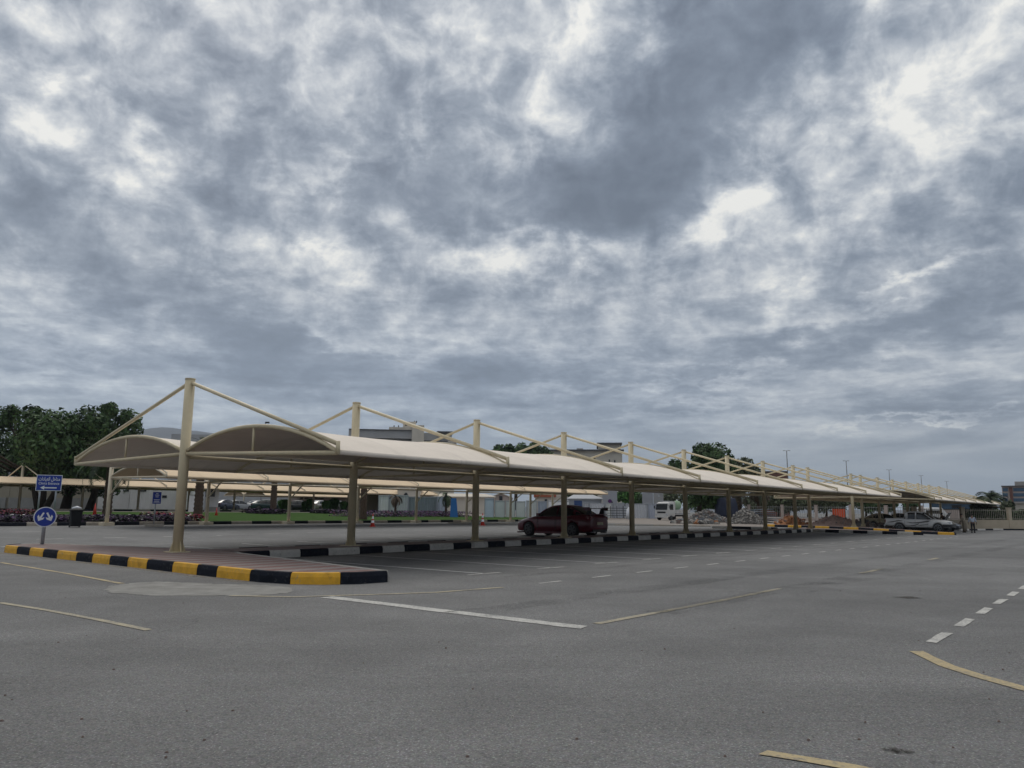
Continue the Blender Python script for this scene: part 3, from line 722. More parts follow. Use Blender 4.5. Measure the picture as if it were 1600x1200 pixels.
cone(onground(149, 62)+Vector((0, 0, .12)), 'plain red cone between the bin and the first palm trunk', .95, False)
cone(onground(339, 70)+Vector((0, 0, .12)), 'squat red cone on the lawn edge near the white cabin', .7, False)
# ------------------------------------------------------------------ vegetation
def greens(nm, c, n=4):
    return [mat('%s leaf %d' % (nm, i), tuple(x*k for x in c), .75, .25, 2.5) for i, k in enumerate((.55, .85, 1.15, 1.6)[:n])]
LG = greens('dense tree', (.048, .098, .026)); LG2 = greens('grey tree', (.085, .105, .055)); LG3 = greens('clipped shrub', (.06, .16, .03)); LP = greens('palm', (.040, .062, .028))
def crown(name, parent, blobs, n, size, mats, seed, dens=1.0):
    """leaf clumps scattered through the volume of overlapping lobes; every lobe carries smaller lobes"""
    rr = random.Random(seed); b = MB(); lob = []
    for (x, y, z, r) in blobs:
        lob.append((Vector((x, y, z)), r, 1))
        for _ in range(9):
            d = Vector((rr.gauss(0, 1), rr.gauss(0, 1), rr.gauss(0, .8))).normalized(); lob.append((Vector((x, y, z))+d*r*rr.uniform(.65, .98), r*rr.uniform(.22, .42), .28))
    wt = [r*r*k for _, r, k in lob]
    for i in range(n):
        c, r, _ = rr.choices(lob, wt)[0]
        d = Vector((rr.gauss(0, 1), rr.gauss(0, 1), rr.gauss(0, 1))).normalized(); q = c+d*r*(rr.random()**.33)*Vector((1, 1, .82)).length/1.63
        h_ = noise.noise(q*(1.1/max(.4, blobs[0][3]*.4)))
        if h_ < -.30: continue
        s_ = size*rr.uniform(.6, 1.4); nrm = (d+Vector((rr.gauss(0, .6), rr.gauss(0, .6), rr.gauss(0, .6)+.3))).normalized()
        ax = nrm.orthogonal().normalized(); ax.rotate(Matrix.Rotation(rr.uniform(0, 6.28), 3, nrm)); ay = nrm.cross(ax)
        mi = min(len(mats)-1, max(0, int(rr.gauss(1.4+h_*2.2, .7))))
        b.add([q-ax*s_, q-ay*s_*.55, q+ax*s_, q+ay*s_*.55], [(0, 1, 2, 3)], mi)
    return b.build(name, mats, parent)
def tree(label, p, blobs, n, size, mats, seed, trunks=None, tr=.25, name='tree', group=None, cat='tree'):
    t = thing(name, label, cat, p, 0, group)
    b = MB(); rr = random.Random(seed+50); top = max(blobs, key=lambda q: q[3])
    if trunks is None: trunks = [[(0, 0, 0), (rr.uniform(-.2, .2), 0, blobs[0][2]*.4), (blobs[0][0]*.5, blobs[0][1]*.5, blobs[0][2]*.8)]]
    for tk in trunks:
        L_ = len(tk); b.tube(tk, [tr*(1-.45*i/(L_-1)) for i in range(L_)], 9)
        e = Vector(tk[-1])
        for (x, y, z, r) in blobs:
            c = Vector((x, y, z)); m_ = e.lerp(c, .5)+Vector((rr.uniform(-.3, .3), rr.uniform(-.3, .3), -.1*r)); b.tube([e, m_, c+Vector((0, 0, r*.2))], [tr*.5, tr*.3, tr*.1], 6)
    b.build('trunk', M_BARK, t); crown('crown', t, blobs, n, size, mats, seed); return t
# three big dense trees at left
D = 64
def px2m(px, D): return (px-800)/FPX*D*1.0
def hz_y(px): return 798.1+(px-800)*math.tan(ROLL)
def zh(px, py, D): return at(px, py, D).z
def big_tree(label, pxb, D, lobes, n, seed, trunks, tr=.3, size=.26, mats=LG, **k):
    p = onground(pxb, D); bl = []
    for (px, py, r) in lobes:
        q = at(px, py, D); rr = random.Random(seed*31+int(px)); bl.append((q.x-p.x, rr.uniform(-.25, .25)*r, q.z-p.z, r/FPX*D))
    tk = [[(at(a, 795, D).x-p.x if False else (a-pxb)/FPX*D, 0, (zh(pxb, b_, D)-p.z)) for a, b_ in tt] for tt in trunks]
    return tree(label, p, bl, n, size, mats, seed, tk, tr, **k)
big_tree('dense dark green tree with forked trunk behind the direction sign', 62, 92, [(12, 690, 44), (48, 668, 36), (22, 725, 40), (60, 715, 42), (-14, 700, 46), (80, 706, 24), (5, 655, 20), (50, 646, 15), (30, 648, 14)], 15000, 11, [[(62, 800), (55, 778), (48, 755)], [(64, 800), (66, 776), (66, 752)], [(68, 800), (78, 780), (88, 757)]], .45)
big_tree('tall dense dark tree with straight trunk between bin and direction sign', 104, 90, [(134, 674, 30), (158, 657, 30), (110, 700, 42), (150, 700, 44), (185, 672, 28), (192, 705, 26), (148, 636, 14), (175, 735, 30), (118, 742, 34), (170, 642, 12)], 16000, 12, [[(102, 800), (105, 775), (108, 745)]], .62)
big_tree('dark tree with leaning trunk just left of the first palm', 142, 93, [(160, 725, 34), (190, 700, 24), (135, 745, 30), (205, 690, 12)], 5000, 13, [[(139, 800), (145, 775), (150, 745)]], .5)
big_tree('lower dark tree running off the left edge above the wall', -5, 96, [(-20, 730, 40), (15, 745, 32), (-50, 700, 50)], 6000, 14, [[(-5, 802), (-8, 780), (-12, 750)]], .5)

def palm(label, p, h, r=.22, nf=26, fl=2.6, seed=1, name='palm_tree', mats=LP, dry=False, droop=1.0, crown_on=True, lean=0):
    rr = random.Random(seed); t = thing(name, label, 'palm tree', p, rr.uniform(0, 6))
    b = MB(); pts, rs = [], []; n = int(h/.16)
    for i in range(n+1):
        z = h*i/n; pts.append((lean*z*z*.02, 0, z-.05)); rs.append(r*(1.12-.25*z/h)*(1.10 if i % 2 else .93)+(.12*r if z < .3 else 0))
    b.tube(pts, rs, 12); b.build('trunk', M_PBARK, t)
    if crown_on:
        b = MB()
        for k in range(nf):
            a = 2.4*k+rr.uniform(-.2, .2); e0 = rad(rr.uniform(-15, 80)) if not dry else rad(rr.uniform(-70, 55)); L_ = fl*rr.uniform(.8, 1.1); q = Vector((lean*h*h*.02, 0, h)); seg = 9; el_ = e0
            mi = rr.randrange(len(mats)); prev = q.copy(); 
            for s_ in range(seg):
                d = Vector((math.cos(a)*math.cos(el_), math.sin(a)*math.cos(el_), math.sin(el_))); nx = prev+d*L_/seg
                side = Vector((-math.sin(a), math.cos(a), 0)); wd = .09*fl*(1.15-abs(s_/seg-.35))*1.3
                b.add([prev+side*.02, nx+side*.02, nx-side*.02, prev-side*.02], [(0, 1, 2, 3)], mi)
                for sg in (-1, 1):
                    for j in range(3):
                        o_ = prev.lerp(nx, j/3+.05); tip = o_+side*sg*wd*1.5+d*wd*.9+Vector((0, 0, -.25*wd)); w_ = d*.035*fl/2.6*1.3
                        b.add([o_-w_, o_+w_, tip], [(0, 1, 2)], mi if rr.random() < .7 else rr.randrange(len(mats)))
                prev = nx; el_ -= rad(rr.uniform(9, 15))*droop
        b.build('fronds', mats, t)
    return t
def palm_at(label, px, D, ytop, rpx, seed, **k):
    p = onground(px, D); p.z += .1; return palm(label, p, zh(px, ytop, D)-p.z, rpx/FPX*D, seed=seed, **k)
palm_at('thick palm trunk left of the small blue sign, its crown lost in the dark trees', 168, 56, 722, 6.0, 21, nf=34, fl=2.7)
palm_at('palm right behind the nearest canopy mast, dark tufted crown above the roof', 310, 60, 694, 6.0, 22, nf=30, fl=1.5)
palm_at('palm with a dark flower ring at its foot in the middle of the lawn', 427, 84, 716, 4.4, 23, nf=26, fl=2.2)
palm_at('palm partly hidden by the second canopy mast', 568, 66, 712, 5.0, 24, nf=26, fl=1.6)
LDRY = [mat('dry palm leaf %d' % i, tuple(x*k for x in (.14, .10, .07)), .85, .2, 4) for i, k in enumerate((.5, .8, 1.2))]
palm_at('small withered palm in front of the corrugated hoarding', 618, 82, 776, 1.7, 25, nf=22, fl=1.3, mats=LDRY, dry=True)
palm_at('slim young palm left of the blue board', 697, 86, 774, 1.8, 26, nf=20, fl=1.5, mats=LP, dry=True)
# clipped shrubs
def shrub(label, px, D, ytop, wpx, seed):
    p = onground(px, D); H_ = zh(px, ytop, D)-p.z; R__ = wpx/FPX*D/2; rr = random.Random(seed)
    t = thing('clipped_shrub', label, 'shrub', p, 0, 'clipped shrubs in front of the parked cars')
    b = MB(); b.tube([(0, 0, 0), (0, 0, H_*.4)], .07, 8); b.build('trunk', M_BARK, t)
    b = MB()
    for i in range(2600):
        z = rr.random()**.8; a = rr.uniform(0, 6.28); k = (.45+.55*min(1, z*1.5))*(1 if z < .85 else 1-.5*(z-.85)/.15)
        q = Vector((math.cos(a)*R__*k, math.sin(a)*R__*k, H_*(.12+.86*z)))+Vector((rr.gauss(0, .05), rr.gauss(0, .05), rr.gauss(0, .05)))
        s_ = .09*rr.uniform(.6, 1.4); nrm = Vector((math.cos(a), math.sin(a), rr.gauss(.3, .5))).normalized(); ax = nrm.orthogonal().normalized(); ax.rotate(Matrix.Rotation(rr.uniform(0, 6.28), 3, nrm)); ay = nrm.cross(ax)
        b.add([q-ax*s_, q-ay*s_*.6, q+ax*s_, q+ay*s_*.6], [(0, 1, 2, 3)], rr.choices((0, 1, 2, 3), (2, 4, 4, 2))[0])
    b.build('foliage', LG3, t)
for i, (px, yt, wd, lb) in enumerate(((444, 781, 20, 'green clipped shrub right of the third palm trunk, widest of the left pair'), (484, 780, 10, 'green clipped shrub half hidden by a canopy column'), (476, 784, 8, 'narrow green shrub at the nose of the dark parked car'), (510, 783, 14, 'flat topped clipped shrub standing alone in the middle of the row'), (522, 779, 15, 'tallest clipped shrub behind the flat topped one'), (537, 784, 11, 'small clipped shrub beside the white parked car'), (553, 782, 9, 'last clipped shrub just left of the second round mast'))):
    shrub(lb, px, 112 if i not in (4,) else 116, yt, wd, 40+i)

# trees behind the middle and right
big_tree('broad round tree rising above the canopy right of the beige block', 1096, 112, [(1096, 728, 30), (1075, 742, 22), (1118, 742, 26), (1092, 708, 16), (1060, 730, 14), (1130, 735, 14), (1112, 712, 12), (1085, 765, 24), (1110, 775, 22)], 9000, 61, [[(1092, 806), (1093, 785), (1094, 765)]], .4, .30, LG)
big_tree('feathery tree beside the round one, above the brick block', 1158, 120, [(1150, 735, 18), (1168, 740, 16), (1185, 744, 10), (1140, 724, 8), (1160, 760, 18)], 3600, 62, [[(1156, 806), (1156, 785), (1155, 765)]], .35, .28, LG2)
for i, (px, py, r, D, lb, ms) in enumerate(((1092, 783, 18, 132, 'big dark green tree under the canopy right of the truck', LG), (1050, 777, 16, 136, 'green tree showing above the truck cab', LG2), (1122, 782, 15, 134, 'brownish green tree directly behind the pale rubble', LG2), (993, 778, 12, 140, 'small dark tree between the grey pylons, behind the light one', LG), (868, 700, 1, 132, '', None),
        (888, 766, 10, 128, 'dark green tree above the white hoarding panels', LG), (920, 770, 12, 130, 'green tree with thin trunk left of the tall grey pylon', LG), (978, 772, 14, 128, 'light green tree between the two tall grey pylons', LG3), (1215, 783, 20, 130, 'grey green tree behind the orange soil heap', LG2),
        (1262, 781, 20, 128, 'grey green tree left of the pink gravel heap', LG2), (1290, 782, 18, 134, 'dusty tree behind the pink gravel heap', LG2), (1318, 782, 17, 140, 'dusty tree above the orange barrier', LG2), (1352, 785, 15, 130, 'dark green tree behind the white fence posts', LG), (1385, 786, 15, 138, 'dark green tree beyond the parked pickup cab', LG), (1420, 787, 12, 142, 'dark low tree left of the white van', LG), (1548, 790, 14, 92, 'shrubby tree below the right hand palm', LG2),
        (1240, 787, 12, 142, 'pale dusty tree seen between two canopy columns', LG2), (1180, 786, 12, 138, 'brownish tree behind the stacked metal sheets', LG2))):
    if ms is None: continue
    big_tree(lb, px, D, [(px, py, r), (px-r*.6, py+3, r*.6), (px+r*.6, py+2, r*.65), (px, py-r*.4, r*.6)], 1500, 70+i, [[(px, 808), (px+1, 800), (px, 792)]], .22, .30, ms, group='trees behind the building site')
big_tree('dark wood edge of trees on the skyline left of the beige block', 800, 190, [(780, 706, 10), (795, 703, 9), (815, 704, 12), (835, 702, 11), (850, 706, 9), (770, 710, 7), (805, 718, 14), (835, 718, 14), (860, 712, 6)], 5000, 90, [[(805, 797), (806, 770), (806, 735)]], .5, .42, LG)
palm_at('leafy date palm beside the far multi storey block at right', 1550, 112, 781, 2.2, 91, nf=70, fl=2.9)
palm_at('bare trunked palm with drooping dry skirt behind the rubble', 1152, 118, 768, 3.6, 92, nf=30, fl=3.4, mats=LDRY+LG2[:2], dry=True, droop=1.2)
palm_at('second skirted palm behind the grey rubble heap', 1186, 122, 766, 3.2, 93, nf=26, fl=3.0, mats=LDRY+LG2[:2], dry=True, droop=1.2)

# ------------------------------------------------------------------ buildings
M_BEIGE = mat('beige render', (.60, .55, .47), .9, .07, .5, dirt=.15)
M_BEIGE2 = mat('grey beige render', (.36, .335, .31), .9, .07, .4, dirt=.15)
M_GREYB = mat('blue grey cladding', (.36, .36, .365), .7, .08, .5)
M_DARK = mat('dark window glass', (.018, .022, .028), .15, .2, 3)
M_ROOFD = mat('dark roof edge', (.09, .09, .095), .7, .1)
M_BRICKR = mat('red brown cladding', (.16, .072, .055), .85, .12, 1, dirt=.1)
M_TILE = mat('terracotta roof', (.36, .10, .05), .85, .15, 2, .3, 20)
M_PINKW = mat('pinkish render', (.47, .39, .35), .9, .08, 1)
M_CABIN = mat('off white cabin panel', (.68, .67, .66), .7, .06, 1, dirt=.35)
M_BGLASS = mat('blue glass', (.05, .10, .16), .12, .2, .6)
def building(name, label, cat, D, parts, group=None, base=None):
    """parts: (part name, material, [(x0,x1,ytop,ybottom,depth,forward offset)]); the front faces the car park"""
    xs = [q for _, _, r in parts for q in (r[0][0], r[0][1])]; xm = sum(xs)/len(xs); c = onground(xm, D); n = Vector((c.x, c.y, 0)).normalized(); ax = Vector((n.y, -n.x, 0))
    t = thing(name, label, cat, c, math.atan2(ax.y, ax.x), group)
    def hit(px, py, off):
        d = ray(px, py); k = (Vector((c.x, c.y, 0)).dot(n)-off)/Vector((d.x, d.y, 0)).dot(n); p = d*k; return (Vector((p.x, p.y, 0))-Vector((c.x, c.y, 0))).dot(ax), EYE+p.z-c.z
    for nm, m, rects in parts:
        b = MB()
        for (x0, x1, yt, yb, dp, off) in rects:
            xl, zt = hit(x0, yt, off); xr, _ = hit(x1, yt, off); zb = -.1 if yb is None else hit(x0, yb, off)[1]
            b.box(((xl+xr)/2, -off+dp/2, (zb+zt)/2), (xr-xl, dp, zt-zb))
        b.build(nm, m, t)
    return t
def fins(x0, x1, y0, y1, n, w_=.45, dp=.3, off=.15): return [(x0+(x1-x0)*i/n, x0+(x1-x0)*(i+w_)/n, y0, y1, dp, off) for i in range(n)]
P_ = []
building('hospital_building', 'large beige hospital block with grey cladding bands behind the canopies', 'building', 230, [
    ('wall', M_BEIGE, [(480, 711, 684, None, 40, 0)]), ('cladding_band', M_GREYB, [(545, 648, 670.5, 683.5, 36, -1)]), ('cladding_band', M_GREYB, [(660, 706, 676, 690, 36, -1)]), ('cladding_band', M_GREYB, [(268, 545, 678, None, 36, -6)]),
    ('tower', M_BEIGE, [(644, 663, 664, 690, 20, .5)]), ('roof_block', M_BEIGE, [(608, 650, 667, 684, 18, -2)]), ('tower', M_BEIGE, [(630, 650, 658.5, 672, 12, -3)]),
    ('roof_edge', M_ROOFD, [(683, 709, 673.5, 675.5, 30, 1.5)]), ('roof_edge', M_ROOFD, [(545, 648, 669.6, 670.9, 37, -.5)]), ('window_strip', M_DARK, [(588, 700, 686.5, 688, .3, .15)]), ('window_strip', M_DARK, [(560, 700, 693, 695, .3, .15)]),
    ('window', M_DARK, [(633, 636, 661, 665, .3, -2.85)]), ('parapet', M_BEIGE2, [(711, 713.5, 690, 694, 6, 1)])]
    +[('vent', M_ROOFD, [(a, a+1.6, 664.5-(a > 640)*7, 667.5-(a > 640)*7, 1, -4)]) for a in (615, 622, 640, 647, 650)])
building('clinic_building', 'beige clinic block with dark roof overhang and raised box on top', 'building', 200, [
    ('wall', M_BEIGE, [(858, 972, 704.5, None, 30, 0)]), ('roof_edge', M_ROOFD, [(855, 975, 702.2, 704.3, 32, 1)]), ('roof_block', M_BEIGE, [(935, 969.5, 694, 706, 14, -4)]), ('roof_edge', M_ROOFD, [(932.5, 972, 691.6, 693.8, 17, -3)]),
    ('roof_dome', M_BEIGE2, [(901, 911, 700.5, 703, 6, -8)])]+[('window', M_DARK, [(a, a+w_, y0, y1, .3, .15)]) for a, w_, y0, y1 in ((924, 6, 715, 721), (951, 2, 718, 724), (959.5, 2, 719, 724), (893, 7, 716, 718), (910, 8, 718, 720))])
building('brick_block', 'red brown boxy block behind the feathery tree', 'building', 165, [('wall', M_BRICKR, [(1186, 1230, 738, None, 18, 0)]), ('roof_edge', M_ROOFD, [(1185.5, 1230.5, 736.2, 737.8, 18.5, .2)]), ('penthouse', M_BEIGE2, [(1178, 1186, 736, 760, 8, -1)])])
building('apartment_block', 'multi storey block with blue window bands at the right edge', 'building', 170, [
    ('wall', M_PINKW, [(1565, 1680, 760, None, 20, 0)]), ('penthouse', M_BEIGE2, [(1585, 1680, 752.5, 760, 14, -3)]), ('roof_edge', M_ROOFD, [(1564, 1681, 758.9, 760, 21, .6)])]
    +[('window_band', M_BGLASS, [(x0, x1, y, y+5.2, .3, .15)]) for y in (762.5, 770.5, 778.5, 786.5) for x0, x1 in ((1566.5, 1574.5), (1583, 1600), (1604, 1616))]
    +[('pier', M_BRICKR, [(x, x+5, 761.5, 800, .4, .25)]) for x in (1576.5,)])
building('low_hall', 'low beige hall with a dark slot window at the right edge', 'building', 110, [('wall', M_BEIGE, [(1578, 1680, 786.5, None, 12, 0)]), ('parapet', M_BEIGE2, [(1577, 1681, 784, 786.4, 13, .4)]), ('window', M_DARK, [(1588, 1640, 799.5, 803.5, .2, .1)])])
building('glass_hall', 'long low building with a dark blue glass front behind the black car', 'building', 140, [('wall', M_BEIGE2, [(1410, 1560, 794, None, 14, 0)]), ('wall', M_PINKW, [(1462, 1552, 796, None, 1, 1.2)]), ('glass_front', M_BGLASS, [(1455, 1531, 786.5, 795.5, 10, .6)]), ('window', M_DARK, [(1487, 1502, 789, 794, .2, .75)]), ('roof_edge', M_BEIGE2, [(1452, 1534, 784.5, 786.3, 11, 1)])])
building('tiled_house', 'house with a terracotta tiled roof above the white hoarding', 'building', 125, [('wall', M_BEIGE, [(836, 872, 776.5, None, 8, 0)]), ('window', M_DARK, [(851, 855, 780, 783.5, .2, .1)]), ('roof', M_TILE, [(834, 869, 768.5, 776.3, 9, .4)]), ('ridge', M_TILE, [(840, 868, 764, 768.3, 5, -1.5)])])
building('long_wall_building', 'long beige wall building with narrow high windows behind the parked cars', 'building', 150, [('wall', M_PINKW, [(455, 598, 776, None, 8, 0)]), ('roof_edge', M_ROOFD, [(454, 599, 774.8, 775.9, 8.4, .3)])]+[('window', M_DARK, [(a, a+13, 777.6, 779.2, .2, .1)]) for a in (469, 493, 570)]+[('pier', M_BEIGE, [(a, a+2, 776.5, 797, .3, .2)]) for a in (466, 488, 540, 592)])
# gabled building built by hand
def gable(label, x0, x1, yw, yr, D, depth, m, rm, nm='gabled_house'):
    a, c = at(x0, yw, D), at(x1, yw, D); p = onground((x0+x1)/2, D); zr = at((x0+x1)/2, yr, D).z-p.z; zw = a.z-p.z; hw = (c.x-a.x)/2
    t = thing(nm, label, 'building', p)
    b = MB(); b.add([(-hw, 0, 0), (hw, 0, 0), (hw, 0, zw), (0, 0, zr), (-hw, 0, zw), (-hw, depth, 0), (hw, depth, 0), (hw, depth, zw), (0, depth, zr), (-hw, depth, zw)], [(0, 1, 2, 3, 4), (9, 8, 7, 6, 5), (0, 5, 6, 1), (1, 6, 7, 2), (4, 9, 5, 0)]); b.build('wall', m, t)
    b = MB()
    for s_ in (-1, 1):
        e = 1.08; vs = [(0, -.3, zr+.05), (s_*hw*e, -.3, zw-(zr-zw)*.08+.05), (s_*hw*e, depth+.3, zw-(zr-zw)*.08+.05), (0, depth+.3, zr+.05)]; vs += [(v[0], v[1], v[2]+.15) for v in vs]
        b.add(vs, [(0, 1, 2, 3), (7, 6, 5, 4), (0, 4, 5, 1), (1, 5, 6, 2), (2, 6, 7, 3)])
    b.build('roof', rm, t)
    b = MB(); b.box((0, -.05, zr*.72), (.5, .1, 1.1)); b.build('window', M_DARK, t); return t
M_CREAMR = mat('cream sheet roof', (.55, .50, .42), .7, .06, 1)
gable('pinkish gabled house above the grey green hoarding panels', 765, 800, 779, 771.5, 120, 10, M_PINKW, M_CREAMR)
def lean_shed(label, x0, x1, yt, yb, D, m, rm):
    a, c = at(x0, yt, D), at(x1, yt, D); p = onground((x0+x1)/2, D); hw = (c.x-a.x)/2; zt = a.z-p.z; ze = at(x0, yb, D).z-p.z
    t = thing('long_shed', label, 'building', p); b = MB(); b.box((0, 3, ze/2), (2*hw, 6, ze)); b.build('wall', m, t)
    b = MB(); vs = [(-hw-.3, -.5, ze), (hw+.3, -.5, ze), (hw-1.5, 4, zt), (-hw+1.5, 4, zt)]; vs += [(v[0], v[1], v[2]+.12) for v in vs]; b.add(vs, [(3, 2, 1, 0), (4, 5, 6, 7), (0, 1, 5, 4), (1, 2, 6, 5), (2, 3, 7, 6), (3, 0, 4, 7)]); b.build('roof', rm, t); return t
lean_shed('long cream roofed shed behind the blue board', 654, 772, 771, 776.5, 118, M_BEIGE, M_CREAMR)
lean_shed('short cream roofed shed left of the withered palm', 572, 640, 767, 773, 122, M_PINKW, M_CREAMR)
lean_shed('metal roofed shed behind the red sedan', 888, 940, 771, 780, 116, M_GALV, mat('grey sheet roof', (.42, .43, .45), .5, .08, 1))
p = onground(636, 112); t = thing('prayer_room', 'small sand coloured flat roofed building with an arched window', 'building', p); hh = zh(636, 765, 112)-p.z
b = MB(); b.box((0, 3, hh/2), (2.9, 6, hh)); b.build('wall', M_BEIGE, t); b = MB(); b.box((0, 2.95, hh+.1), (3.2, 6.3, .2)); b.build('parapet', M_BEIGE, t)
b = MB(); b.box((-.2, -.03, hh*.66), (.5, .1, .9)); b.tube([(-.2, -.08, hh*.66+.45), (-.2, .02, hh*.66+.45)], .25, 16); b.build('window', M_DARK, t)
# left perimeter wall, cabins and gate lodge
def seg_wall(name, label, x0, x1, D0, D1, yt, cat='wall', m=M_BEIGE, low=None, th=.25):
    a, c = onground(x0, D0), onground(x1, D1); t = thing(name, label, cat, a, math.atan2(c.y-a.y, c.x-a.x)); L_ = (c-a).xy.length; H_ = zh(x0, yt, D0)-a.z
    b = MB(); b.box((L_/2, 0, H_/2), (L_, th, H_)); n = int(L_/4)
    b.build('wall_panel', m, t)
    for i in range(n+1):
        b = MB(); b.box((L_*i/max(1, n), 0, H_/2+.06), (.4, th+.12, H_+.12)); b.build('pier', m, t)
    if low: b = MB(); b.box((L_/2, -.02, H_*.22), (L_-.02, th+.08, H_*.44)); b.build('plinth', low, t)
    return t
M_WALLG = mat('weathered grey plaster', (.26, .26, .25), .9, .12, .8, dirt=.3)
seg_wall('boundary_wall', 'beige boundary wall with grey plinth behind the left trees', -230, 152, 110, 113, 752, m=mat('ochre grey render', (.30, .27, .21), .9, .1, .6, dirt=.3), low=M_WALLG)
def cabin(label, x0, x1, D, yt, wins, group='white site cabins'):
    a, c = at(x0, yt, D), at(x1, yt, D); p = onground((x0+x1)/2, D); hw = (c.x-a.x)/2; H_ = a.z-p.z
    t = thing('site_cabin', label, 'cabin', p, 0, group); b = MB(); b.box((0, 1.5, H_/2+.1), (2*hw, 3, H_-.1))
    n = int(hw*2/.3)
    for i in range(n): b.box((-hw+.15+(2*hw-.3)*i/max(1, n-1), -.015, H_/2+.1), (.13, .05, H_-.35))
    b.build('wall', M_CABIN, t)
    b = MB(); b.box((0, 1.5, H_+.09), (2*hw+.15, 3.2, .1)); b.build('roof', M_CONC, t)
    for (wx, wy0, wy1, ww, ac) in wins:
        X_ = at(wx, 780, D).x-p.x; z0, z1 = zh(wx, wy1, D)-p.z, zh(wx, wy0, D)-p.z; b = MB(); b.box((X_, -.06, (z0+z1)/2), (ww/FPX*D, .06, z1-z0)); wn_ = b.build('window', M_DARK, t)
        if ac: b = MB(); b.box((X_, -.2, (z0+z1)/2), (ww/FPX*D*.42, .35, (z1-z0)*.55)); b.build('air_conditioner', M_CABIN, wn_)
    return t
cabin('white cabin with one window right of the first palm', 152, 201, 112, 756, [(196, 759, 768, 9, True)])
cabin('white cabin with a small air conditioner window behind the small blue sign', 202, 233, 111, 757, [(223, 759, 768, 9, True)])
cabin('long white cabin with a low dark vent', 234, 277, 112, 756, [(257, 774, 778, 7, False)])
cabin('white cabin with dark doorway half behind the nearest mast', 278, 300, 111, 757, [(279, 757, 769, 4, False)])
building('gate_lodge', 'white gate lodge with dark barred windows right of the second palm', 'building', 92, [('wall', M_CABIN, [(322, 343, 757, None, 4, 0)]), ('window', M_DARK, [(322, 327, 759, 776, .1, .06)]), ('window', M_DARK, [(330, 337, 759, 776, .1, .06)]), ('roof_edge', M_CABIN, [(320, 345, 755, 757, 4.4, .2)]), ('plinth', M_CONC, [(321, 344, 792, None, 4.2, .1)])])
building('guard_screen', 'low white screen wall beside the nearest canopy mast', 'wall', 88, [('wall_panel', M_CABIN, [(296, 308, 774, None, .3, 0)]), ('coping', M_CONC, [(295.5, 308.5, 773, 773.9, .4, .05)])])
# tall grey pylons
M_PYL = mat('light grey panel', (.33, .34, .37), .6, .05, 1)
building('gate_pylon', 'tall grey gate pylon with a round violet emblem', 'pylon', 114, [('wall', M_PYL, [(941, 964, 756, None, 2.5, 0)]), ('coping', M_ROOFD, [(941, 964, 754.5, 755.9, 2.6, .05)])], 'grey gate pylons')
t = building('gate_pylon', 'tall grey gate pylon with dark glass return beside the truck', 'pylon', 114, [('wall', M_PYL, [(1003, 1020, 756, None, 2.5, 0)]), ('glass_panel', M_GREYB, [(1020.5, 1029, 756, None, 2.2, -.1)]), ('wall', M_GREYB, [(1029.5, 1036, 756, None, 2.2, -.1)])], 'grey gate pylons')
p = at(953, 783, 113.9); em = thing('emblem', 'round violet emblem fixed to the left grey pylon', 'emblem', p); b = MB(); b.tube([(0, .06, 0), (0, 0, 0)], .28, 20); b.build('disc', M_PURP, em); b = MB(); b.tube([(.3, .06, -.15), (.3, .0, -.15)], .12, 12); b.build('disc', M_VIO, em)

# ------------------------------------------------------------------ hoarding panels
def hoard(x0, x1, D, yt, c, label, seed, corr=True, grp='hoarding panels round the building site'):
    a, e = onground(x0, D), onground(x1, D); L_ = (e-a).xy.length; H_ = zh((x0+x1)/2, yt, D)-a.z; rr = random.Random(seed)
    t = thing('hoarding_panel', label, 'hoarding', a, math.atan2(e.y-a.y, e.x-a.x)+rr.uniform(-.02, .02), grp)
    m = mat('sheet metal %d' % seed, tuple(min(.8, x*1.5) for x in c), .55, .06, 1.5, dirt=.25); b = MB(); n = max(4, int(L_/.09)); vs = []; fs = []
    for i in range(n+1):
        y = .07*(1 if i % 4 in (1, 2) else 0) if corr else 0
        vs += [(L_*i/n, y, .06), (L_*i/n, y, H_), (L_*i/n, y+.02, H_), (L_*i/n, y+.02, .06)]
    for i in range(n):
        k = 4*i; fs += [(k, k+4, k+5, k+1), (k+1, k+5, k+6, k+2), (k+3, k+2, k+6, k+7)]
    b.add(vs, fs); b.build('sheet', m, t)
    for x in (0.03, L_-.03):
        b = MB(); b.box((x, -.04, H_/2), (.06, .06, H_+.05)); b.build('post', M_GALV, t)
    b = MB(); b.box((L_/2, -.035, H_*.96), (L_-.14, .05, .06)); b.build('rail', M_GALV, t)
H = [(591, 608, 89, 774, (.42, .43, .42)), (608, 638, 89, 773.5, (.30, .32, .32)), (638, 683, 89, 776, (.13, .155, .165)), (683, 699, 90, 776, (.30, .33, .38)),
     (757, 772, 88, 778.5, (.33, .38, .44)), (773, 789, 89, 782, (.36, .385, .38)), (790, 805, 90, 782, (.38, .40, .39)), (806, 821, 91, 783, (.38, .40, .40)), (822, 839, 92, 782, (.35, .37, .37)), (840, 855, 93, 783, (.22, .25, .30)),
     (910, 920, 104, 785, (.33, .34, .36)), (921, 945, 104, 786, (.38, .39, .41)), (946, 956, 104, 786, (.40, .41, .40)), (957, 976, 104, 786, (.25, .26, .28)), (977, 984, 105, 787, (.38, .39, .41)), (985, 1011, 105, 787, (.36, .37, .39)), (1012, 1028, 105, 787, (.27, .29, .34))]
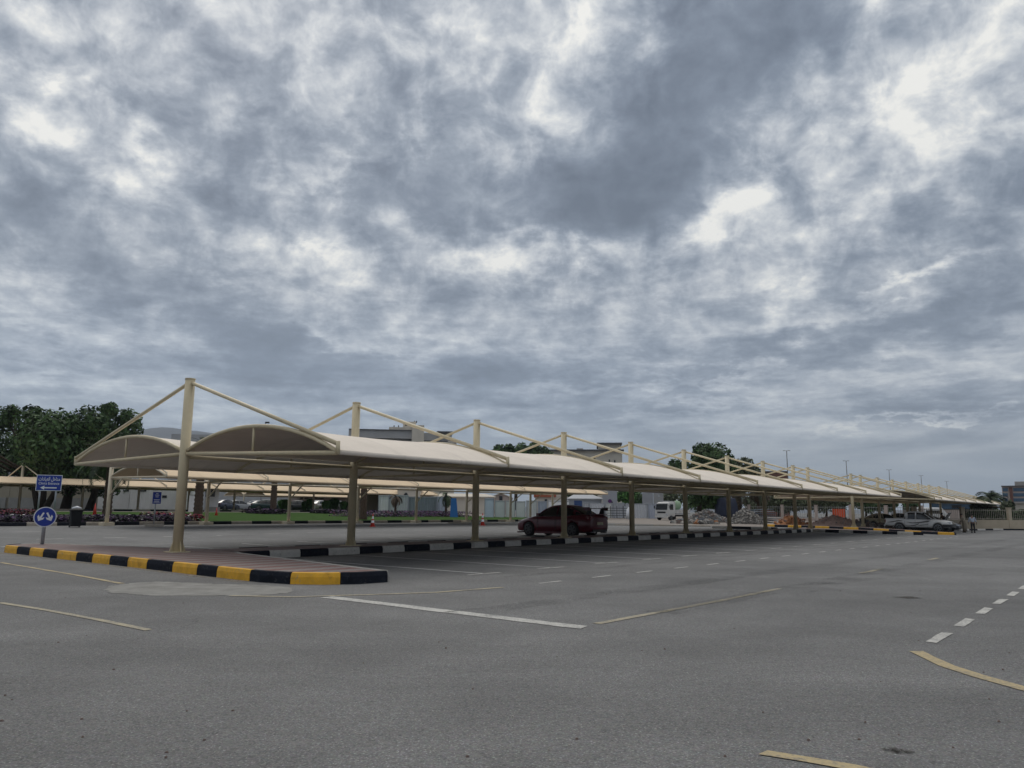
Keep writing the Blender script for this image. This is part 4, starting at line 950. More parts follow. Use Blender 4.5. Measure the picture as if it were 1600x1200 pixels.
HL = ['narrow off white corrugated panel at the left end of the hoarding', 'pale corrugated panel behind the withered palm', 'wide dark grey corrugated panel', 'light blue grey panel left of the blue board', 'pale blue panel right of the third mast', 'first of the low grey green panels', 'second low grey green panel', 'third low grey green panel', 'grey panel left of the blue grey one', 'blue grey panel just left of the red sedan roof', 'thin grey panel right of the blue crate', 'ribbed white panel behind the sedan spoiler', 'small pale panel below the violet emblem', 'dark grey panel behind the stacked racks', 'slim light panel right of the racks', 'wide light grey panel left of the truck', 'blue grey panel next to the truck cab']
for i, (x0, x1, D, yt, c) in enumerate(H): hoard(x0, x1, D, yt, c, HL[i], 200+i, corr=i not in (4, 5, 6, 7))
hoard(856, 890, 94, 782, (.55, .56, .57), 'white flat site cabin side behind the sedan windscreen', 230, False)
# leaning blue board, blue crate
p = onground(709, 84); t = thing('blue_board', 'tall narrow bright blue board leaning beside the flower bed', 'board', p, .1); M_BB = mat('bright blue board', (.01, .12, .36), .5, .08); b = MB(); b.add([(-.38, 0, .08), (.48, 0, .08), (.28, .18, 2.15), (-.30, .18, 2.15), (-.38, .06, .08), (.48, .06, .08), (.28, .24, 2.15), (-.30, .24, 2.15)], [(0, 1, 2, 3), (7, 6, 5, 4), (0, 4, 5, 1), (1, 5, 6, 2), (2, 6, 7, 3), (3, 7, 4, 0)]); b.build('panel', M_BB, t); b = MB(); b.tube([(0, .3, 0), (0, .26, 1.9)], .03, 6); b.build('strut', M_GALV, t)
p = at(903, 791, 103); t = thing('water_tank', 'blue box tank on a stand above the hoarding by the sedan roof', 'tank', Vector((p.x, p.y, GZ(p.x, p.y)))); zt = p.z-t.location.z; b = MB(); b.box((0, 0, zt+.35), (1.0, 1, .75)); b.build('tank', mat('navy plastic', (.015, .05, .16), .5), t); b = MB()
for x in (-.4, .4): b.box((x, -.4, zt/2), (.06, .06, zt)); b.box((x, .4, zt/2), (.06, .06, zt))
b.build('stand', M_GALV, t)
# stacked racks behind the sedan
p = G(963, 812); t = thing('steel_rack', 'stack of dark steel racks and pipes beside the kerb', 'rack', p)
for k in range(5):
    b = MB(); b.box((0, 0, .18+.3*k), (3.6-.2*k, 1.2, .05)); 
    for x in (-1.6, -.8, 0, .8, 1.6): b.box((x*.95, -.6, .18+.3*k+.13), (.06, .06, .26))
    b.build('shelf', M_BLK, t)
b = MB()
for k in range(6): b.tube([(1.1+.08*k, -.7, .1), (1.2+.05*k, -.7, 1.3+.05*k)], .04, 6)
b.build('pipes', M_WHITE, t)

# ------------------------------------------------------------------ vehicles (local +x is the nose)
M_LAMPW = mat('headlamp glass', (.45, .47, .50), .15, .05); M_LAMPR = mat('tail lamp red', (.12, .004, .006), .2, .1); M_PLATE = mat('number plate', (.45, .42, .30), .5, .05)
M_TRIM = mat('black trim', (.014, .014, .015), .5, .1); M_CHROME = mat('chrome', (.45, .46, .48), .18, .05, metal=.9); M_ALLOY = mat('alloy wheel', (.16, .17, .175), .3, .1, metal=.6); M_RIMD = mat('dark alloy wheel', (.10, .10, .105), .35, .1, metal=.5)
def half2ring(x, hp): return [(x, -y, z) for y, z in hp]+[(x, y, z) for y, z in hp[::-1]]
def body_half(zb, zt, w_, wt): 
    h = zt-zb
    return [(w_*.55, zb), (w_*.90, zb+.02), (w_*.985, zb+.10), (w_, zb+h*.38), (w_*.995, zb+h*.62), (w_*.965, zb+h*.80), (wt, zt-.035), (wt*.92, zt), (wt*.45, zt+.022)]
def house_half(zb, zt, wb, wt): return [(wb*.6, zb), (wb, zb), (wb*.985, zb+.03), ((wb+wt)/2+.012, (zb+zt)/2), (wt, zt-.07), (wt*.93, zt-.022), (wt*.7, zt), (wt*.3, zt+.012)]
def smooth_stations(st, n=4):
    """cosine-free Catmull-Rom between stations"""
    out = []
    for i in range(len(st)-1):
        p0, p1, p2, p3 = st[max(i-1, 0)], st[i], st[i+1], st[min(i+2, len(st)-1)]
        for k in range(n):
            t = k/n; out.append(tuple(.5*((2*b)+(-a+c)*t+(2*a-5*b+4*c-d)*t*t+(-a+3*b-3*c+d)*t**3) for a, b, c, d in zip(p0, p1, p2, p3)))
    out.append(st[-1]); return out
def wheel(parent, x, y, r, w_, rimm, spokes=6):
    sd = 1 if y > 0 else -1; root = None
    b = MB(); pr = [(-w_/2, r*.66), (-w_/2, r*.93), (-w_*.38, r), (w_*.38, r), (w_/2, r*.93), (w_/2, r*.66)]; n = 28
    rings = [[(x+rr_*math.cos(2*math.pi*j/n), y+a, r+rr_*math.sin(2*math.pi*j/n)) for j in range(n)] for a, rr_ in pr]
    b.loft(rings, closed=True); wl = b.build('wheel', M_RUBBER, parent)
    b = MB(); yo = y+sd*(w_/2+.004)
    ro, ri = r*.70, r*.62
    vs = []; 
    for j in range(n):
        c, s_ = math.cos(2*math.pi*j/n), math.sin(2*math.pi*j/n)
        vs += [(x+ro*c, yo, r+ro*s_), (x+ri*c, yo+sd*.012, r+ri*s_), (x+ri*.97*c, yo-sd*.0, r+ri*.97*s_)]
    fs = []
    for j in range(n):
        k, l = 3*j, 3*((j+1) % n); fs += [(k, l, l+1, k+1), (k+1, l+1, l+2, k+2)]
    b.add(vs, fs)
    for j in range(spokes):
        a = 2*math.pi*j/spokes+.2; c, s_ = math.cos(a), math.sin(a); nx, nz = -s_, c
        q = [(x+.04*c+nx*.03, r+.04*s_+nz*.03), (x+ri*c+nx*.045, r+ri*s_+nz*.045), (x+ri*c-nx*.045, r+ri*s_-nz*.045), (x+.04*c-nx*.03, r+.04*s_-nz*.03)]
        b.add([(a_, yo+sd*.008, z) for a_, z in q]+[(a_, yo-sd*.02, z) for a_, z in q], [(0, 1, 2, 3), (3, 2, 1, 0), (0, 4, 5, 1), (2, 6, 7, 3)])
    b.tube([(x, yo-sd*.02, r), (x, yo+sd*.015, r)], .06, 12); b.build('rim', rimm, wl)
    b = MB(); b.tube([(x, yo-sd*.03, r), (x, yo-sd*.024, r)], r*.66, 24); b.build('brake_disc', M_TRIM, wl)
    return wl
def cut_wheels(o, cuts, W_):
    """wheel arches: real openings cut through the body shell"""
    b = MB()
    for (x, r, z) in cuts: b.tube([(x, -W_, z), (x, -W_*.52, z)], r, 26); b.tube([(x, W_*.52, z), (x, W_, z)], r, 26)
    c = b.build('cutter', M_TRIM); c.data.materials.clear(); bmx = bmesh.new(); bmx.from_mesh(c.data); bmesh.ops.recalc_face_normals(bmx, faces=bmx.faces); bmx.to_mesh(c.data); bmx.free()
    bmx = bmesh.new(); bmx.from_mesh(o.data); bmesh.ops.recalc_face_normals(bmx, faces=bmx.faces); bmx.to_mesh(o.data); bmx.free()
    c.data.materials.append(M_TRIM); par = o.parent; o.parent = None
    md = o.modifiers.new('arch', 'BOOLEAN'); md.operation = 'DIFFERENCE'; md.solver = 'EXACT'; md.object = c
    dg = bpy.context.evaluated_depsgraph_get(); me = bpy.data.meshes.new_from_object(o.evaluated_get(dg)); o.modifiers.clear(); o.data = me; o.parent = par
    bpy.data.objects.remove(c)
def body_shell(t, stations, m, cuts, name='body'):
    b = MB()
    b.loft([half2ring(s_[0], body_half(*s_[1:])) for s_ in smooth_stations(stations)]); o = b.build(name, m, t); cut_wheels(o, cuts, max(s_[3] for s_ in stations)+.2); return o
def greenhouse(t, st, m, pillars=(), roof_idx=(0, 99)):
    ss = smooth_stations(st); b = MB(); b.loft([half2ring(s_[0], house_half(*s_[1:])) for s_ in ss]); b.build('windows', M_GLASS, t)
    b = MB(); lo, hi = roof_idx
    rings = []
    for s_ in ss:
        if lo <= s_[0] <= hi:
            zb, zt, wb, wt = s_[1:]; hp = [(wt+.006, zt-.085), (wt+.008, zt-.065), (wt*.93+.006, zt-.012), (wt*.7, zt+.012), (wt*.3, zt+.022)]; hp2 = [(p[0]-.012, p[1]-.012) for p in hp]
            top = [(s_[0], -y, z) for y, z in hp]+[(s_[0], y, z) for y, z in hp[::-1]]; bot = [(s_[0], y, z) for y, z in hp2]+[(s_[0], -y, z) for y, z in hp2[::-1]]
            rings.append(top+bot)
    b.loft(rings); b.build('roof', m, t)
    # pillars follow the glass edges
    b = MB()
    for sd in (-1, 1):
        for idx in (range(0, len(ss)),):
            for i0, i1 in ((0, None), (None, len(ss)-1)): pass
        front = [s_ for s_ in ss if s_[0] >= hi-.02]; rear = [s_ for s_ in ss if s_[0] <= lo+.02]
        for grp in (front, rear):
            if len(grp) > 1: b.tube([(s_[0], sd*(s_[4]+.004), s_[2]-.05) for s_ in grp], .032, 6)
        for (xp, w_) in pillars:
            s_ = min(ss, key=lambda q: abs(q[0]-xp)); zb, zt, wb, wt = s_[1:]; y0, y1 = wb*.985+.006, wt+.006
            b.add([(xp-w_, sd*y0, zb), (xp+w_, sd*y0, zb), (xp+w_, sd*((wb+wt)/2+.02), (zb+zt)/2), (xp+w_, sd*y1, zt-.06), (xp-w_, sd*y1, zt-.06), (xp-w_, sd*((wb+wt)/2+.02), (zb+zt)/2)], [(0, 1, 2, 5), (5, 2, 3, 4), (3, 2, 1, 0), (5, 2, 1, 0)])
    b.build('window_frame', m, t)
def sedan(label, loc, rz, m, sport=False, rim=None, scale=1.0, name='parked_car', group=None, hoodup=False, z0=0):
    t = thing(name, label, 'car', loc, rz, group); rim = rim or M_ALLOY
    st = [(-2.27, .42, .80, .62, .58), (-2.24, .30, .93, .76, .66), (-2.12, .24, 1.0, .84, .72), (-1.75, .22, 1.02, .88, .76), (-1.25, .20, .99, .90, .80), (-.6, .18, .95, .885, .82), (.2, .18, .93, .885, .82), (.95, .18, .93, .885, .80), (1.35, .20, .88, .895, .76), (1.85, .22, .79, .86, .70), (2.12, .22, .70, .78, .62), (2.26, .28, .60, .62, .50), (2.29, .34, .52, .5, .4)]
    bd = body_shell(t, st, m, [(1.36, .37, .33), (-1.27, .37, .33)])
    greenhouse(t, [(1.12, .88, .90, .76, .70), (.75, .90, 1.12, .80, .68), (.30, .90, 1.36, .80, .62), (-.25, .92, 1.44, .80, .60), (-.85, .94, 1.40, .79, .59), (-1.35, .96, 1.22, .76, .60), (-1.80, .99, 1.02, .70, .62)], m, ((-.30, .045), (-1.28, .10)), (-1.0, .36))
    for x in (1.36, -1.27):
        for y in (-.79, .79): wheel(t, x, y, .325, .21, rim)
    for sd in (-1, 1):
        b = MB(); b.loft([[(x, sd*y, z) for y, z in ((yo, z0_), (yo+.03, z0_), (yo+.03, z1_), (yo, z1_))] for x, yo, z0_, z1_ in ((1.98, .765, .60, .68), (2.12, .70, .57, .69), (2.215, .60, .55, .66), (2.245, .48, .55, .63))], smooth=False); b.build('headlight', M_LAMPW, t)
        b = MB(); b.box((-2.20, sd*.60, .86), (.12, .28, .16)); b.box((-2.10, sd*.75, .86), (.16, .13, .15)); b.build('tail_light', M_LAMPR, t)
        b = MB(); b.box((.72, sd*.93, 1.0), (.12, .18, .12)); b.build('wing_mirror', m, t)
        b = MB(); b.box((.05, sd*.893, .74), (.18, .02, .03)); b.box((-.85, sd*.893, .76), (.18, .02, .03)); b.build('door_handle', m, t)
        b = MB(); 
        for x in (.82, -.28, -1.05): b.box((x, sd*.888, .60), (.008, .012, .56))
        b.build('door_seam', M_TRIM, t)
        b = MB(); b.box((.05, sd*.87, .185), (1.9, .05, .09)); b.build('side_skirt', M_TRIM if not sport else m, t)
    b = MB(); b.box((2.275, 0, .40), (.03, .85, .16)); b.build('grille', M_TRIM, t)
    b = MB(); b.box((-2.285, 0, .62), (.02, .52, .12)); b.build('number_plate', M_PLATE, t)
    b = MB(); b.box((-2.25, 0, .30), (.08, 1.25, .12)); b.build('rear_bumper_insert', M_TRIM, t)
    b = MB()
    for y in (-.5, .5): b.tube([(-2.0, y, .23), (-2.33, y, .23)], .04, 10)
    b.build('exhaust_pipe', M_CHROME, t)
    if sport:
        b = MB(); pr = [(-.16, 0), (-.10, .028), (.06, .03), (.15, .004), (.05, -.004)]
        b.loft([[(-2.06+x, y, 1.285+z) for x, z in pr] for y in (-.78, -.3, .3, .78)], smooth=False); sp = b.build('rear_wing', M_TRIM, t)
        for sd in (-1, 1):
            b = MB(); b.box((-2.06, sd*.80, 1.27), (.34, .025, .15)); b.build('end_plate', m, sp)
            b = MB(); b.loft([[(x0, sd*.56-.02, z), (x1, sd*.56-.02, z), (x1, sd*.56+.02, z), (x0, sd*.56+.02, z)] for x0, x1, z in ((-2.16, -1.86, .99), (-2.14, -1.98, 1.29))], smooth=False); b.build('wing_support', M_TRIM, sp)
        b = MB(); b.loft([[(x, -y_, z) for z in (.14, .20)]+[(x, y_, z) for z in (.20, .14)] for x, y_ in ((2.05, .80), (2.25, .68), (2.36, .45))], smooth=False); b.build('front_splitter', m, t)
        b = MB(); b.box((-2.22, 0, 1.035), (.16, 1.3, .035)); b.build('boot_lip', m, t)
    if hoodup:
        b = MB(); b.add([(1.05, -.62, .98), (1.05, .62, .98), (1.55, .55, 1.72), (1.55, -.55, 1.72), (1.02, -.62, 1.0), (1.02, .62, 1.0), (1.51, .55, 1.75), (1.51, -.55, 1.75)], [(0, 1, 2, 3), (7, 6, 5, 4), (0, 4, 5, 1), (1, 5, 6, 2), (2, 6, 7, 3), (3, 7, 4, 0)]); b.build('raised_bonnet', m, t)
    t.scale = (scale,)*3; return t
def paint(name, c, **k): return mat(name, c, .34, .03, 1, coat=.4, spec=.35, **k)
# the red sedan, nose away from the island
p = W(23.0, -3.55, gz(23, -3.5)+.035)
sedan('dark red sports sedan with black rear wing parked under the long canopy', p, math.atan2(-VY, -VX), paint('dark red car paint', (.10, .0045, .016)), sport=True, rim=M_RIMD, scale=1.08, name='parked_sedan').scale = (1.07, 1.07, 1.13)
# pale pickup under the second row
M_SILV = paint('silver white car paint', (.50, .50, .49))
def pickup(label, loc, rz, m, scale=1):
    t = thing('pickup_truck', label, 'pickup truck', loc, rz)
    st = [(-2.58, .55, 1.02, .80, .78), (-2.5, .50, 1.08, .86, .84), (-1.6, .45, 1.09, .89, .86), (-.75, .38, 1.09, .90, .86), (0, .36, 1.08, .90, .85), (.9, .36, 1.08, .90, .83), (1.3, .38, 1.06, .91, .80), (2.0, .40, 1.0, .90, .76), (2.42, .40, .90, .82, .68), (2.58, .46, .78, .66, .55)]
    body_shell(t, st, m, [(1.58, .43, .39), (-1.42, .43, .39)])
    greenhouse(t, [(1.22, 1.03, 1.06, .78, .70), (.85, 1.05, 1.36, .80, .66), (.42, 1.06, 1.66, .80, .63), (-.15, 1.06, 1.74, .80, .62), (-.75, 1.06, 1.70, .79, .62), (-.98, 1.06, 1.50, .78, .64), (-1.04, 1.06, 1.09, .76, .70)], m, ((-.12, .05), (-.86, .10)), (-.9, .48))
    b = MB(); b.box((-1.82, 0, 1.075), (1.38, 1.45, .06)); b.build('bed_shade_slab', M_TRIM, t)  # black slab in place of an open bed, its shade put into the colour
    b = MB()
    for sd in (-1, 1): b.box((-1.82, sd*.80, 1.12), (1.46, .07, .05))
    b.box((-2.53, 0, 1.11), (.06, 1.6, .05)); b.build('bed_rail', m, t)
    for x in (1.58, -1.42):
        for y in (-.80, .80): wheel(t, x, y, .385, .25, M_ALLOY)
    for sd in (-1, 1):
        b = MB(); b.box((2.38, sd*.70, .80), (.26, .22, .15)); b.build('headlight', M_LAMPW, t)
        b = MB(); b.box((-2.55, sd*.80, .90), (.06, .12, .30)); b.build('tail_light', M_LAMPR, t)
        b = MB(); b.box((.85, sd*.98, 1.16), (.14, .2, .18)); b.build('wing_mirror', M_TRIM, t)
        y = sd*.913; b = MB()
        for pts in ([(1.05, .98), (.6, .93), (.1, .84), (-.35, .80), (-.9, .86), (-.5, .75), (0, .74), (.45, .80), (.85, .86)], [(.15, .74), (-.2, .60), (-.7, .52), (-1.0, .58), (-.72, .48), (-.25, .52), (.1, .64)], [(-1.05, .98), (-1.5, .99), (-2.1, .86), (-2.4, .80), (-2.0, .80), (-1.5, .92)], [(.95, .72), (.7, .66), (.3, .62), (0, .52), (.35, .57), (.8, .64)]):
            b.add([(a, y, z) for a, z in pts], [tuple(range(len(pts)))]); b.add([(a, y-sd*.03, z) for a, z in pts], [tuple(range(len(pts)))[::-1]])
        b.build('side_stripe', mat('grey stripe vinyl', (.06, .055, .05), .4), t)
        b = MB(); b.box((.05, sd*.90, .38), (1.9, .08, .06)); b.build('side_step', M_TRIM, t)
        b = MB()
        for x in (.78, -.14, -.98): b.box((x, sd*.902, .72), (.008, .012, .6))
        b.build('door_seam', M_TRIM, t)
    b = MB(); b.loft([half2ring(x, [(w_*.8, .42), (w_, .46), (w_, .66), (w_*.9, .70)]) for x, w_ in ((1.95, .94), (2.35, .90), (2.58, .76), (2.66, .5))], smooth=False); b.build('front_bumper', M_TRIM, t)
    b = MB(); b.box((2.57, 0, .80), (.06, .9, .2)); b.build('grille', M_CHROME, t)
    b = MB(); b.box((-2.62, 0, .55), (.12, 1.6, .14)); b.build('rear_bumper', M_CHROME, t)
    t.scale = (scale,)*3; return t
p = W(66.5, 4.9); p.z = GZ(p.x, p.y); pickup('pale silver pickup with dark swoosh stripes parked under the second canopy', p, RZ-math.pi/2+rad(-2), M_SILV, 1.04)
pk = p
M_BCAR = paint('black car paint', (.008, .009, .011))
q = uv(p.x, p.y); p2 = W(69.6, 5.3); p2.z = GZ(p2.x, p2.y)
sedan('black sedan with raised bonnet parked behind the striped pickup', p2, RZ-math.pi/2, M_BCAR, name='parked_car', hoodup=True)
for (px_, D_, rz_, lb, m) in ((1380, 80, RZ-math.pi/2+.5, 'pale gold sedan half hidden behind the pickup tail', paint('pale gold car paint', (.42, .38, .27))), (1408, 98, RZ-math.pi/2+.3, 'white sedan glimpsed above the pickup bed', paint('white car paint', (.55, .55, .54))), (1432, 104, RZ+math.pi/2, 'silver sedan glimpsed behind the pickup cab', paint('silver car paint', (.30, .31, .32)))):
    sedan(lb, onground(px_, D_), rz_, m)
# cars beyond the lawn
for (px, D, rz, lb, m) in ((421, 116, 0.25, 'dark teal car parked under the far canopy left of the third palm', paint('dark teal car paint', (.010, .035, .038))), (404, 128, 1.2, 'white car partly hidden behind the dark teal car', paint('white car paint', (.55, .55, .54))), (372, 124, .9, 'silver van like car beside the white gate lodge', paint('silver car paint', (.30, .31, .32))),
        (352, 118, 1.3, 'dark blue car right of the gate lodge', paint('navy car paint', (.012, .02, .05))), (470, 122, .1, 'dark car parked between the clipped shrubs', M_BCAR), (495, 126, 1.0, 'navy car behind the tall clipped shrub', paint('navy car paint', (.012, .02, .05))), (500, 120, 1.25, 'white car between the second and third shrubs', paint('white car paint', (.55, .55, .54))), (530, 124, 1.1, 'grey car right of the tallest shrub', paint('silver car paint', (.30, .31, .32)))):
    sedan(lb, onground(px, D), rz, m, group='cars parked beyond the lawn', scale=1.15)
p = onground(1455, 120); t = thing('parked_van', 'white van roof showing between the canopy columns above the pickup', 'van', p, .3); b = MB(); b.loft([half2ring(x, [(.9, .4), (.98, .6), (.98, z*.6), (.86, z-.1), (.6, z)]) for x, z in ((-2.5, 2.2), (-2.4, 2.35), (1.2, 2.35), (1.7, 1.9), (2.5, 1.2))]); b.build('body', paint('white car paint', (.55, .55, .54)), t)
b = MB(); b.box((-.6, -.95, 1.65), (2.9, .06, .5)); b.box((-.6, .95, 1.65), (2.9, .06, .5)); b.build('windows', M_GLASS, t)
for x in (1.6, -1.6):
    for y in (-.85, .85): wheel(t, x, y, .36, .22, M_ALLOY)
# white light truck
def truck(loc, rz, s_):
    t = thing('light_truck', 'white cab over truck with drop side bed beside the rubble', 'truck', loc, rz); m = paint('truck white paint', (.56, .55, .53))
    b = MB(); b.loft([half2ring(x, [(.7, zb), (.92, zb), (.97, zb+.35), (.97, 1.25), (.88, zt-.08), (.75, zt)]) for x, zb, zt in ((.75, .55, 2.25), (.85, .5, 2.30), (1.9, .45, 2.30), (2.15, .42, 2.18))]+[half2ring(2.42, [(.7, .42), (.92, .42), (.96, .75), (.96, 1.2), (.94, 1.24), (.8, 1.26)])], smooth=False); cab = b.build('cab', m, t)
    b = MB(); b.add([(2.21, -.82, 2.06), (2.21, .82, 2.06), (2.425, .86, 1.33), (2.425, -.86, 1.33)], [(0, 1, 2, 3), (3, 2, 1, 0)]); b.v = [(v[0]+.035, v[1], v[2]) for v in b.v]; b.build('windscreen', M_GLASS, t)
    for sd in (-1, 1):
        b = MB(); b.add([(1.15, sd*.975, 1.32), (1.95, sd*.975, 1.32), (1.86, sd*.945, 2.02), (1.15, sd*.945, 2.02)], [(0, 1, 2, 3), (3, 2, 1, 0)]); b.build('side_window', M_GLASS, t)
        b = MB(); b.box((2.40, sd*.76, .72), (.12, .26, .18)); b.build('headlight', M_LAMPW, t)
        b = MB(); b.box((2.2, sd*1.14, 1.65), (.06, .16, .36)); b.tube([(2.15, sd*.9, 1.9), (2.2, sd*1.12, 1.8)], .02, 6); b.build('wing_mirror', M_TRIM, t)
        b = MB(); b.box((-1.1, sd*.98, 1.12), (3.3, .05, .42)); 
        for x in (-2.7, -1.9, -1.1, -.3, .5): b.box((x, sd*1.0, 1.12), (.07, .07, .46))
        b.build('side_board', m, t)
    b = MB(); b.box((2.43, 0, 1.0), (.05, 1.2, .2)); b.build('grille', M_TRIM, t)
    b = MB(); b.box((2.45, 0, .48), (.12, 1.9, .24)); b.build('front_bumper', m, t)
    b = MB(); b.box((-1.1, 0, .87), (3.4, 1.95, .1)); b.build('bed', M_GALV, t); b = MB(); b.box((-1.1, 0, .62), (3.6, .7, .2)); b.build('chassis', M_TRIM, t)
    b = MB(); b.box((.62, 0, 1.75), (.05, 1.85, 1.3)); b.build('headboard', m, t); b = MB(); b.box((-2.76, 0, 1.12), (.05, 1.95, .42)); b.build('tailgate', m, t)
    b = MB()
    for x in (1.0, 1.6): b.tube([(x, -.8, 2.42), (x, .8, 2.42)], .025, 6)
    for y in (-.75, .75): b.tube([(1.0, y, 2.42), (1.6, y, 2.42)], .025, 6); b.tube([(1.3, y, 2.28), (1.3, y, 2.42)], .02, 6)
    b.build('roof_rack', M_GALV, t)
    for x in (1.65, -1.75):
        for y in (-.82, .82): wheel(t, x, y, .38, .24, M_ALLOY)
    t.scale = (s_,)*3; return t
p = G(1050, 813); truck(p, math.atan2(-p.y, -p.x)-rad(32), p.y*29/FPX/2.42)
tk = p
p = tk+Vector((.9, 1.2, 0)); t = thing('load_bag', 'pale green bundle riding on the truck bed behind the cab', 'bundle', Vector((p.x, p.y, 1.7))); b = MB(); b.loft([[(math.cos(a)*r_, math.sin(a)*r_, z) for a in [k*math.pi/5 for k in range(10)]] for r_, z in ((.3, 0), (.55, .3), (.6, .7), (.4, 1.05), (.1, 1.15))]); b.build('sack', mat('pale green sack', (.30, .42, .28), .8), t); b = MB(); b.tube([(0, 0, 1.1), (.1, 0, 1.25)], .08, 6); b.build('tie', M_WHITE, t)

# ------------------------------------------------------------------ people
SKIN = mat('skin', (.16, .085, .055), .6, .08, 8); HAIR = mat('dark hair', (.012, .010, .009), .8)
def skin_mesh(name, pts, edges, mats_, parent, sub=2):
    me = bpy.data.meshes.new(name); me.from_pydata([p[:3] for p in pts], edges, []); o = bpy.data.objects.new(name, me); col.objects.link(o)
    sk = o.modifiers.new('skin', 'SKIN'); o.modifiers.new('sub', 'SUBSURF').levels = sub
    for i, p in enumerate(pts): r = p[3]; me.skin_vertices[0].data[i].radius = r if isinstance(r, tuple) else (r, r)
    me.skin_vertices[0].data[0].use_root = True
    dg = bpy.context.evaluated_depsgraph_get(); m2 = bpy.data.meshes.new_from_object(o.evaluated_get(dg)); o.modifiers.clear(); o.data = m2; m2.materials.clear(); m2.materials.append(mats_)
    m2.polygons.foreach_set('use_smooth', [True]*len(m2.polygons)); o.parent = parent; return o
def person(label, loc, rz, top_m, low_m, robe=False, lean=.0, armL=(.25, -.1), armR=(.1, .25), hair=True, cap=None):
    t = thing('person', label, 'person', loc, rz)
    # pelvis 0, spine 1, chest 2, neck 3, head 4, crown 5 ; +x forward, y left
    L_ = lean
    def f(z): return L_*max(0, z-.9)
    pts = [(0, 0, .92, (.15, .11)), (f(1.1), 0, 1.10, (.13, .10)), (f(1.32), 0, 1.32, (.16, .11)), (f(1.48), 0, 1.46, .055), (f(1.6)+.015, 0, 1.575, (.078, .09)), (f(1.68)+.01, 0, 1.675, (.070, .080))]
    E_ = [(0, 1), (1, 2), (2, 3), (3, 4), (4, 5)]; 
    for s_, (ax, ay) in ((1, armL), (-1, armR)):
        k = len(pts); sh = (f(1.38), s_*.19, 1.38)
        pts += [(sh[0], sh[1], sh[2], .055), (sh[0]+ax*.4, s_*(.25+ay*.2), 1.12, .042), (sh[0]+ax, s_*(.22+ay), .93, .032), (sh[0]+ax*1.15, s_*(.21+ay*1.05), .85, .030)]
        E_ += [(2, k), (k, k+1), (k+1, k+2), (k+2, k+3)]
        wx, wy, wz = sh[0]+ax*1.15, s_*(.21+ay*1.05), .85
        for j, (o1, ln) in enumerate(((-.022, .075), (-.008, .085), (.008, .08), (.020, .065), (.038, .05))):
            kk = len(pts); pts += [(wx+o1, wy, wz-.05 if j < 4 else wz-.015, .010), (wx+o1*1.3, wy+.008*s_, wz-.05-ln*.6, .008), (wx+o1*1.1+.01, wy-.004*s_, wz-.05-ln, .006)]; E_ += [(k+3, kk), (kk, kk+1), (kk+1, kk+2)]
    for s_ in (1, -1):
        k = len(pts); pts += [(0, s_*.09, .86, .085), (.02*s_, s_*.10, .49, .058), (.03*s_-.01, s_*.11, .10, .040), (.03*s_+.13, s_*.12, .035, (.040, .028))]; E_ += [(0, k), (k, k+1), (k+1, k+2), (k+2, k+3)]
    skin_mesh('body', pts, E_, SKIN, t, 1)
    hx = f(1.62)
    if hair:
        b = MB(); b.loft([[(hx-.01+math.cos(a)*r_*1.05-.012, math.sin(a)*r_*.92, z) for a in [k*math.pi/8 for k in range(16)]] for r_, z in ((.085, 1.62), (.102, 1.67), (.09, 1.725), (.055, 1.755), (.01, 1.765))]); b.build('hair' if not cap else 'cap', cap or HAIR, t)
    b = MB(); b.box((hx+.088, 0, 1.61), (.03, .022, .04)); 
    for y in (-.03, .03): b.box((hx+.08, y, 1.64), (.012, .02, .01))
    b.box((hx+.08, 0, 1.565), (.012, .045, .01)); b.build('face_features', HAIR, t)
    # clothing follows the same skeleton, a little fuller
    top = [(f(1.0), 0, .90 if not robe else 1.0, (.175, .135)), (f(1.12), 0, 1.12, (.155, .125)), (f(1.32), 0, 1.33, (.175, .125)), (f(1.42), 0, 1.43, (.085, .08))]; TE = [(0, 1), (1, 2), (2, 3)]
    for s_, (ax, ay) in ((1, armL), (-1, armR)):
        k = len(top); top += [(f(1.38), s_*.20, 1.37, .070), (f(1.38)+ax*.4, s_*(.255+ay*.2), 1.11, .058), (f(1.38)+ax*.93, s_*(.22+ay*.93), .955, .045)]; TE += [(2, k), (k, k+1), (k+1, k+2)]
    skin_mesh('shirt', top, TE, top_m, t)
    if robe:
        b = MB(); b.loft([[(f(max(.9, z))+math.cos(a)*rx, math.sin(a)*ry*(1+.04*math.sin(6*a)), z) for a in [k*math.pi/12 for k in range(24)]] for z, rx, ry in ((.10, .20, .25), (.4, .18, .225), (.8, .165, .205), (1.05, .145, .19), (1.2, .13, .18))]); b.build('robe_skirt', top_m, t)
    else:
        tr = [(0, 0, .95, (.155, .125)), (0, .09, .84, .10), (.02, .10, .49, .075), (.02, .11, .09, .062), (0, -.09, .84, .10), (-.02, -.10, .49, .075), (-.04, -.11, .09, .062)]; skin_mesh('trousers', tr, [(0, 1), (1, 2), (2, 3), (0, 4), (4, 5), (5, 6)], low_m, t)
    for s_ in (1, -1):
        b = MB(); b.loft([[(.03*s_+x, s_*.11+y, z) for x, y, z in ((-.07, -.045, zz), (.12, -.05, zz), (.19, 0, zz), (.12, .05, zz), (-.07, .045, zz))] for zz in (.0, .05, .085)]); b.build('shoe', M_BLK, t)
    return t
p = G(1508, 832); person('man in a long beige robe leaning towards the parked black car', p, rad(150), mat('beige robe cloth', (.17, .145, .11), .9, .08, 5), None, True, .28, (.25, -.02), (.15, .0))
p = G(1521, 832.5); person('man in a pale blue shirt and dark trousers standing right of the robed man', p, rad(75), mat('pale blue shirt cloth', (.38, .43, .52), .9, .08, 5), mat('dark trousers cloth', (.018, .018, .022), .9), False, .05, (.12, .10), (.05, .12))
